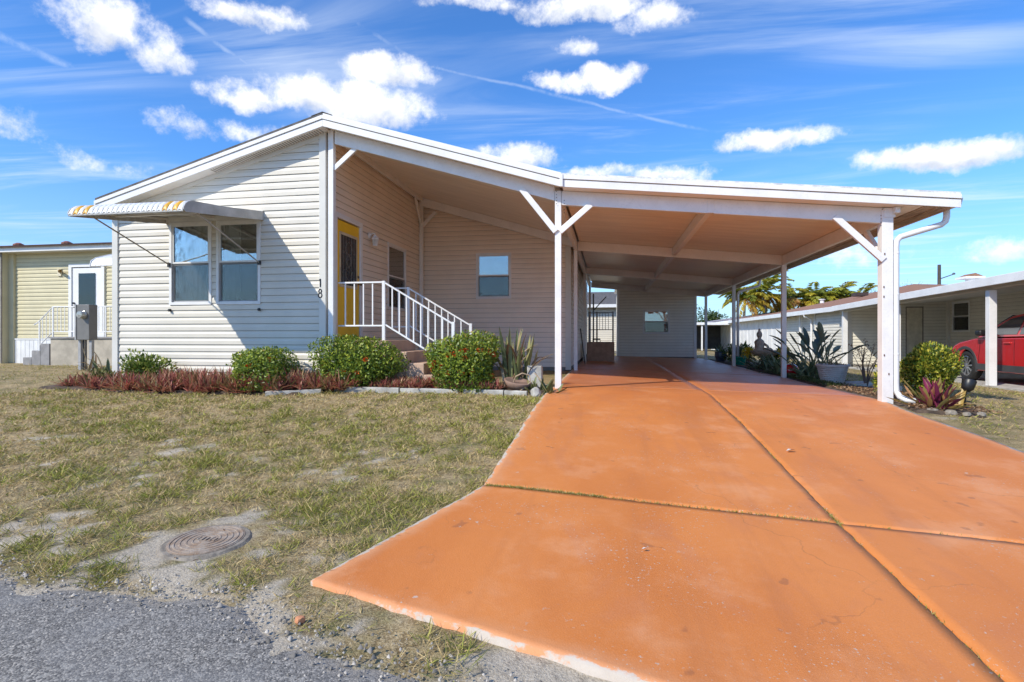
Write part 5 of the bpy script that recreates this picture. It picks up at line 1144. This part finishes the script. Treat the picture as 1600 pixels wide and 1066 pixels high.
# spiky aloe mass, each clump a thing
for k, (x, y, n, L) in enumerate(((8.42, 5.65, 40, .55), (8.55, 6.6, 40, .58), (8.45, 7.5, 36, .55), (8.9, 6.0, 36, .60), (8.48, 4.1, 34, .5))):
    spiky('aloe_clump', ('arching dark green strap plant nearest the red ball', 'arching dark green strap plant in front of the fountain basin', 'arching dark green strap plant beside the third carport post', 'arching dark green strap plant behind the red ball', 'arching strap plant between the ribbed planter and the red ball')[k], 'plant', (x, y), n, (L * .7, L * 1.15), (.04, .06), greyleaf, 80 + k, (.4, 1.4), (.5, 1.5), .10, 'strap plants along the carport edge')
yel = leafmat('yellow_bract', [(0, (.55, .36, .01)), (1, (.80, .62, .04))], .5, .3)
for k, (x, y, z) in enumerate(((8.35, 8.35, .36), (9.15, 7.9, .36))):
    shrub('yellow_flower', ('bright yellow flower clump beside the fountain basin', 'small yellow flower clump right of the fountain basin')[k], 'flowers', (x, y, z), (.17, .15, .16), 260, 90 + k, yel, (.05, .08), (.03, .05), 5, shell=.5)
# fountain with a seated figure
ft = thing('garden_fountain', 'tan stone fountain basin with a small seated statue on top', 'fountain', (8.75, 8.3, -.12)); stone = M('tan_statue_stone', (.50, .37, .27), .8, .18, 12, .3)
MB().lathe((8.75, 8.3, -.13), [(.24, 0), (.20, .08), (.11, .14), (.10, .30), (.15, .36), (.34, .44), (.42, .53), (.40, .54), (.33, .49), (0, .47)], 26).obj('basin', stone, ft, True)
MB().lathe((8.60, 8.3, .34), [(.15, 0), (.17, .06), (.13, .13), (.12, .22), (.135, .30), (.10, .36), (.045, .40), (.05, .43), (.075, .48), (.075, .54), (.05, .585), (.03, .62), (.035, .66), (.0, .69)], 18).tube([(8.66, 8.24, .42), (8.85, 8.12, .43), (8.92, 8.26, .41)], [.07, .06, .04], 10).tube([(8.70, 8.32, .60), (8.78, 8.20, .54), (8.8, 8.14, .47)], [.045, .035, .03], 8).obj('statue', stone, ft, True)
# pots near the far end
gp_ = thing('green_pot', 'teal green pot with leafy plant beside the far carport post', 'pot', (8.42, 9.9, -.1))
bevel(MB().lathe((8.42, 9.9, -.10), [(.17, 0), (.20, .22), (.225, .23), (.225, .30), (.19, .30), (.18, .25), (0, .24)], 24).obj('pot', M('teal_glaze', (.005, .24, .15), .25, .1), gp_)); spiky('', '', '', (8.42, 9.9), 26, (.25, .5), (.03, .05), greyleaf, 95, (.5, 1.5), (.2, .9), .05, parent=gp_, z=.16)
bp_ = thing('blue_pot', 'blue grey pot with dark plant near the shed corner', 'pot', (8.35, 12.4, -.1))
bevel(MB().lathe((8.35, 12.4, -.10), [(.14, 0), (.21, .20), (.20, .33), (.22, .36), (.19, .36), (.17, .28), (0, .27)], 22).obj('pot', M('blue_glaze', (.09, .12, .19), .3, .1), bp_)); spiky('', '', '', (8.35, 12.4), 24, (.2, .45), (.025, .045), greyleaf, 96, (.5, 1.5), (.2, .9), .05, parent=bp_, z=.2)
dkleaf = leafmat('dark_green_leaf', [(0, (.03, .06, .02)), (.5, (.09, .15, .04)), (1, (.22, .28, .08))])
for k, (x, y, z, r) in enumerate(((8.75, 10.6, .22, (.42, .5, .40)), (8.7, 12.0, .20, (.40, .5, .36)), (9.2, 8.6, .15, (.35, .5, .33)))):
    shrub('leafy_shrub', ('leafy dark shrub behind the teal pot', 'leafy dark shrub behind the blue grey pot', 'leafy dark shrub between fountain and teal pot')[k], 'shrub', (x, y, z), r, 520, 100 + k, dkleaf, (.08, .15), (.035, .06), 9, shell=.5, group='dark shrubs beyond the carport')
# low creeping green at the slab edge, and pavers
g = np.random.default_rng(110); n = 3000; Y = g.uniform(2.2, 5.2, n); X = 8.2 + np.abs(g.normal(size=n)) * .13; el = g.uniform(.1, 1.2, n); az = g.uniform(0, 6.283, n); b = PB()
b.leaves(np.stack([X, Y, G(X, Y) + .02 + g.uniform(0, .06, n)], 1), np.stack([np.cos(az) * np.cos(el), np.sin(az) * np.cos(el), np.sin(el)], 1), g.uniform(.02, .05, n), g.uniform(.012, .025, n), g.random(n)); o = b.obj('creeping_plants', leafmat('creeper_leaf', [(0, (.03, .05, .015)), (.6, (.09, .13, .03)), (1, (.2, .2, .08))])); tag(o, 'low creeping greenery along the carport slab by the planter', 'ground cover', None, 'stuff')
for k, (x, y, lab) in enumerate(((8.86, 2.70, 'pale concrete paver lying right of the ribbed planter'), (9.16, 2.35, 'second concrete paver under the thin shrub'), (9.05, 3.15, 'concrete paver propped behind the ribbed planter'))):
    o = bevel(MB().box(-.19, .19, -.13, .13, 0, .10).obj('paver', conc_m), .008); o.location = (x, y, float(G(x, y)) - .01); o.rotation_euler = (0, 0, .25 + .1 * k); tag(o, lab, 'paver', 'pavers beside the ribbed planter')
n = 2600; X = g.uniform(8.2, 9.2, n); Y = g.uniform(-.55, 3, n); az = g.uniform(0, 6.283, n); el = g.normal(size=n) * .25; b = PB()
b.leaves(np.stack([X, Y, G(X, Y) + .035 + g.uniform(0, .012, n)], 1), np.stack([np.cos(az) * np.cos(el), np.sin(az) * np.cos(el), np.sin(el)], 1), g.uniform(.03, .06, n), g.uniform(.015, .03, n), g.random(n)); o = b.obj('leaf_litter', leafmat('litter_leaf', [(0, (.10, .05, .03)), (.6, (.26, .15, .08)), (1, (.40, .28, .17))], .8, .1)); tag(o, 'brown leaf litter and mulch chips in the right bed', 'leaf litter', None, 'stuff')

# ================================================================== FAR THINGS
def palm(label, x, y, h, seed, lean=.0, s_=1.):
    g = np.random.default_rng(seed); t = thing('palm_tree', label, 'palm tree', (x, y, -.3), 'palms beyond the neighbouring roof'); top_ = np.array([x + lean, y, -.3 + h])
    MB().tube([(x, y, -.4), (x + lean * .3, y, h * .4), (x + lean * .7, y, h * .75), top_], [.18 * s_, .14 * s_, .12 * s_, .10 * s_], 8).obj('trunk', M('palm_trunk', (.27, .25, .21), .9, .2, 6), t)
    b = PB(); s_ *= 1.3
    for k in range(28):
        az = g.uniform(0, 6.28); e0 = g.uniform(-.5, 1.35); L = g.uniform(1.5, 2.3) * s_; old = e0 < .2
        tt = np.linspace(0, 1, 12); el = e0 - (1.5 if not old else 1.0) * tt ** 1.4; c = top_ + np.concatenate([[[0, 0, 0]], np.cumsum(np.stack([np.cos(el) * math.cos(az), np.cos(el) * math.sin(az), np.sin(el)], 1)[:-1] * L / 11, 0)])
        dd = np.gradient(c, axis=0); dd /= np.linalg.norm(dd, axis=1, keepdims=True); base = np.clip(g.beta(2, 2) * .5 + (.50 if old else .2), 0, 1)
        for s2 in (-1, 1):
            P = np.repeat(c[1:], 3, 0) + np.repeat(dd[1:], 3, 0) * np.tile([0, .33, .66], 11)[:, None] * L / 11; Dn = np.repeat(dd[1:], 3, 0); sd = np.array([-math.sin(az), math.cos(az), 0]) * s2
            D = sd + Dn * .7 + np.array([0, 0, -.45]) + g.normal(size=P.shape) * .12; ll = np.repeat(np.sin(np.linspace(.25, 1, 11) * math.pi * .93) * .55 + .15, 3) * s_ * .8
            b.leaves(P, D, ll, np.full(len(P), .10 * s_), np.clip(base + g.normal(size=len(P)) * .07, 0, 1), .1)
    b.obj('crown', leafmat('palm_leaf', [(0, (.09, .13, .02)), (.35, (.24, .27, .03)), (.6, (.48, .41, .04)), (.85, (.50, .33, .05)), (1, (.40, .20, .06))], .5, .3), t)
palm('yellowing palm nearest the carport post', 16.9, 47, 4.7, 1, .2, .95); palm('tall yellow-green palm seen between the carport posts', 19.2, 48, 5.3, 2, -.2, 1.1); palm('dark green palm right of the second carport post', 21.8, 50, 4.8, 3, .2, 1.0)
palm('yellow palm just above the brown roof end', 23.6, 49, 4.5, 4, 0, .95); palm('broad yellow palm above the middle of the brown roof', 26.0, 50, 4.9, 5, .1, 1.05); palm('rightmost yellow palm above the brown roof', 28.6, 51, 4.6, 6, 0, .95)
def tree(label, x, y, h, r, n, seed, mat, lf, group, bare=False):
    g = np.random.default_rng(seed); t = thing('far_tree', label, 'tree', (x, y, -.3), group); m_ = MB(); z0 = -.4
    m_.tube([(x, y, z0), (x + .1, y, h * .3), (x, y, h * .55)], [.18, .13, .09], 7); c = np.array([x, y, h - r[2]]); tips = []
    for k in range(26 if bare else 12):
        d = g.normal(size=3); d[2] = abs(d[2]) * .8; d /= np.linalg.norm(d); q = c + d * np.array(r) * g.uniform(.6, 1.0); m_.tube([(x, y, h * g.uniform(.25, .5)), (np.array([x, y, h * .5]) + q) / 2 + g.normal(size=3) * .2, q], [.06, .035, .012], 5)
        for j in range(5 if bare else 0):
            q2 = q + g.normal(size=3) * np.array(r) * .22; m_.tube([q * .7 + np.array([x, y, h * .5]) * .3, q2], [.015, .006], 4)
    m_.obj('trunk', bark_m, t); P, D = cloud_points(n, c, r, 10, .6, seed, 0, .6); b = PB(); b.leaves(P, D + g.normal(size=(n, 3)), g.uniform(*lf, n), g.uniform(lf[0] * .5, lf[1] * .5, n), g.random(n)); b.obj('crown', mat, t)
far_green = leafmat('far_green_leaf', [(0, (.02, .045, .015)), (.5, (.06, .11, .03)), (1, (.16, .21, .06))]); far_grey = leafmat('grey_twig_leaf', [(0, (.08, .075, .06)), (1, (.17, .16, .12))])
tree('rounded green tree seen past the shed corner', 13.8, 46, 3.7, (1.7, 1.5, 1.5), 2600, 1, far_green, (.14, .26), 'trees beyond the carport')
tree('low green tree between the shed and the yellow palms', 15.6, 50, 2.8, (1.6, 1.3, 1.0), 1800, 2, far_green, (.14, .26), 'trees beyond the carport')
for k, (x, y, h, lab) in enumerate(((31.0, 52, 5.9, 'sparse grey tree right of the palms above the brown roof'), (34.5, 54, 6.3, 'sparse grey tree just left of the right carport post'), (38, 56, 5.9, 'sparse grey tree mostly hidden behind the right carport post'))):
    tree(lab, x, y, h, (2.0, 1.5, 1.5), 700, 10 + k, far_grey, (.07, .14), 'bare trees behind the brown roof', True)
up_ = thing('utility_pole', 'dark utility pole top rising above the beige home roof', 'pole', (30.8, 42, -.3)); MB().tube([(30.8, 42, -.4), (30.8, 42, 6.6)], [.16, .12], 8).obj('pole', M('pole_wood', (.09, .075, .065), .9), up_); MB().beam((30.7, 42, 5.4), (31.8, 42, 5.8), .05, .08).obj('bracket', steel_m, up_); MB().lathe((31.85, 42, 5.78), [(.1, 0), (.12, .08), (.05, .16)], 8).obj('lamp_head', steel_m, up_)
# homes behind
rh = thing('rear_home', 'sunlit white sided home seen through the gap beside the shed', 'house', (3, 24, 0))
b_ = backing(rh, 'wall', (0, 22.5), (1, 0), (0, -1), -4, 6.2, -.1, lambda u: 2.55, [], back_m); siding(b_, (0, 22.5), (1, 0), (0, -1), -4, 6.2, .0, lambda u: 2.5, [], siding_m, joined=True)
MB().prism([(-4.3, 22.1, 2.52), (-4.3, 26, 3.5), (-4.3, 30, 2.5), (-4.3, 30, 2.4), (-4.3, 22.1, 2.42)], (10.8, 0, 0)).obj('roof', shingle_m, rh); MB().box(-4.3, 6.5, 22.04, 22.09, 2.36, 2.53).obj('fascia_board', white_m, rh)
fh = thing('far_carport', 'shaded grey carport with pale flat roof beyond the shed corner', 'carport', (11, 33, 0))
MB().box(8.6, 13.2, 33, 38, 1.62, 1.80).obj('roof', white_m, fh); MB().box(8.6, 13.2, 37.8, 38, -.2, 1.62).obj('back_wall', M('dark_screen', (.10, .10, .105), .7), fh)
for x in (8.8, 11.0, 13.0): MB().box(x - .05, x + .05, 33.1, 33.2, -.2, 1.62).obj('post', white_m, fh)
MB().box(8.8, 10.6, 34.5, 36.5, -.2, .9).obj('storage_bin', M('tan_bin', (.5, .42, .32), .7), fh)

# ---- loose gravel along the crumbled road edge, dry leaf bits on the lawn
g = np.random.default_rng(130); n = 2600; X = g.uniform(-3, 4.6, n); Y = edge_at(X) + g.normal(size=n) * .10 - .02; keep = Y < np.where(X > 2.9, drive_front(X) - .03, 9); X, Y = X[keep], Y[keep]; n = len(X)
tv = np.array([[1, 0, -.4], [-.6, .9, -.4], [-.5, -.9, -.4], [.1, .1, .8], [.3, .8, .2]]); sz = g.uniform(.003, .010, n) * np.where(g.random(n) > .96, 1.9, 1); ro = g.uniform(0, 6.28, n)
V = tv[None] * g.uniform(.6, 1.2, (n, 5, 1)); V = np.stack([V[..., 0] * np.cos(ro)[:, None] - V[..., 1] * np.sin(ro)[:, None], V[..., 0] * np.sin(ro)[:, None] + V[..., 1] * np.cos(ro)[:, None], V[..., 2]], -1) * sz[:, None, None] + np.stack([X, Y, G(X, Y) + .004], -1)[:, None]
b = PB(); i = np.arange(n)[:, None] * 5; b.put(V.reshape(-1, 3), np.concatenate([i + [f] for f in ([0, 4, 3], [4, 1, 3], [1, 2, 3], [2, 0, 3], [0, 1, 4])]), np.repeat(g.random(n), 5)); o = b.obj('loose_gravel', leafmat('gravel_bits', [(0, (.14, .13, .115)), (.6, (.32, .29, .25)), (1, (.55, .50, .43))], .9, 0.)); tag(o, 'loose gravel crumbs along the broken edge of the road', 'gravel', None, 'stuff')
n = 420; X = g.uniform(-4.4, 3.5, n); Y = g.uniform(-5.6, -.9, n); keep = X < drive_left(Y) - .05; X, Y = X[keep], Y[keep]; n = len(X); az = g.uniform(0, 6.28, n); b = PB()
b.leaves(np.stack([X, Y, gz(X, Y) + .014], 1), np.stack([np.cos(az), np.sin(az), g.normal(size=n) * .2], 1), g.uniform(.015, .045, n), g.uniform(.008, .02, n), g.random(n), .25, np.tile([[0, .1, 1.]], (n, 1))); o = b.obj('lawn_litter', MATS['litter_leaf']); tag(o, 'scattered dry leaf bits lying on the front lawn', 'leaf litter', None, 'stuff')
# ---- the home across the road, mirrored in the front windows
oh = thing('opposite_home', 'white gabled home across the road, mirrored in the front windows', 'house', (-4, -24, 0))
MB().box(-9, 1, -32, -24, -.6, 2.6).obj('wall', white_m, oh); MB().prism([(-9.4, -23.8, 2.6), (-4, -23.8, 4.1), (1.4, -23.8, 2.6)], (0, -8.5, 0)).obj('roof', shingle_m, oh)
for x in (-7.5, -2.5): MB().box(x, x + 1.3, -23.99, -23.95, .7, 1.9).obj('window', dark_m, oh)
MB().box(-5, -4, -23.99, -23.94, -.5, 1.7).obj('door', M('grey_door', (.3, .32, .34), .5), oh)
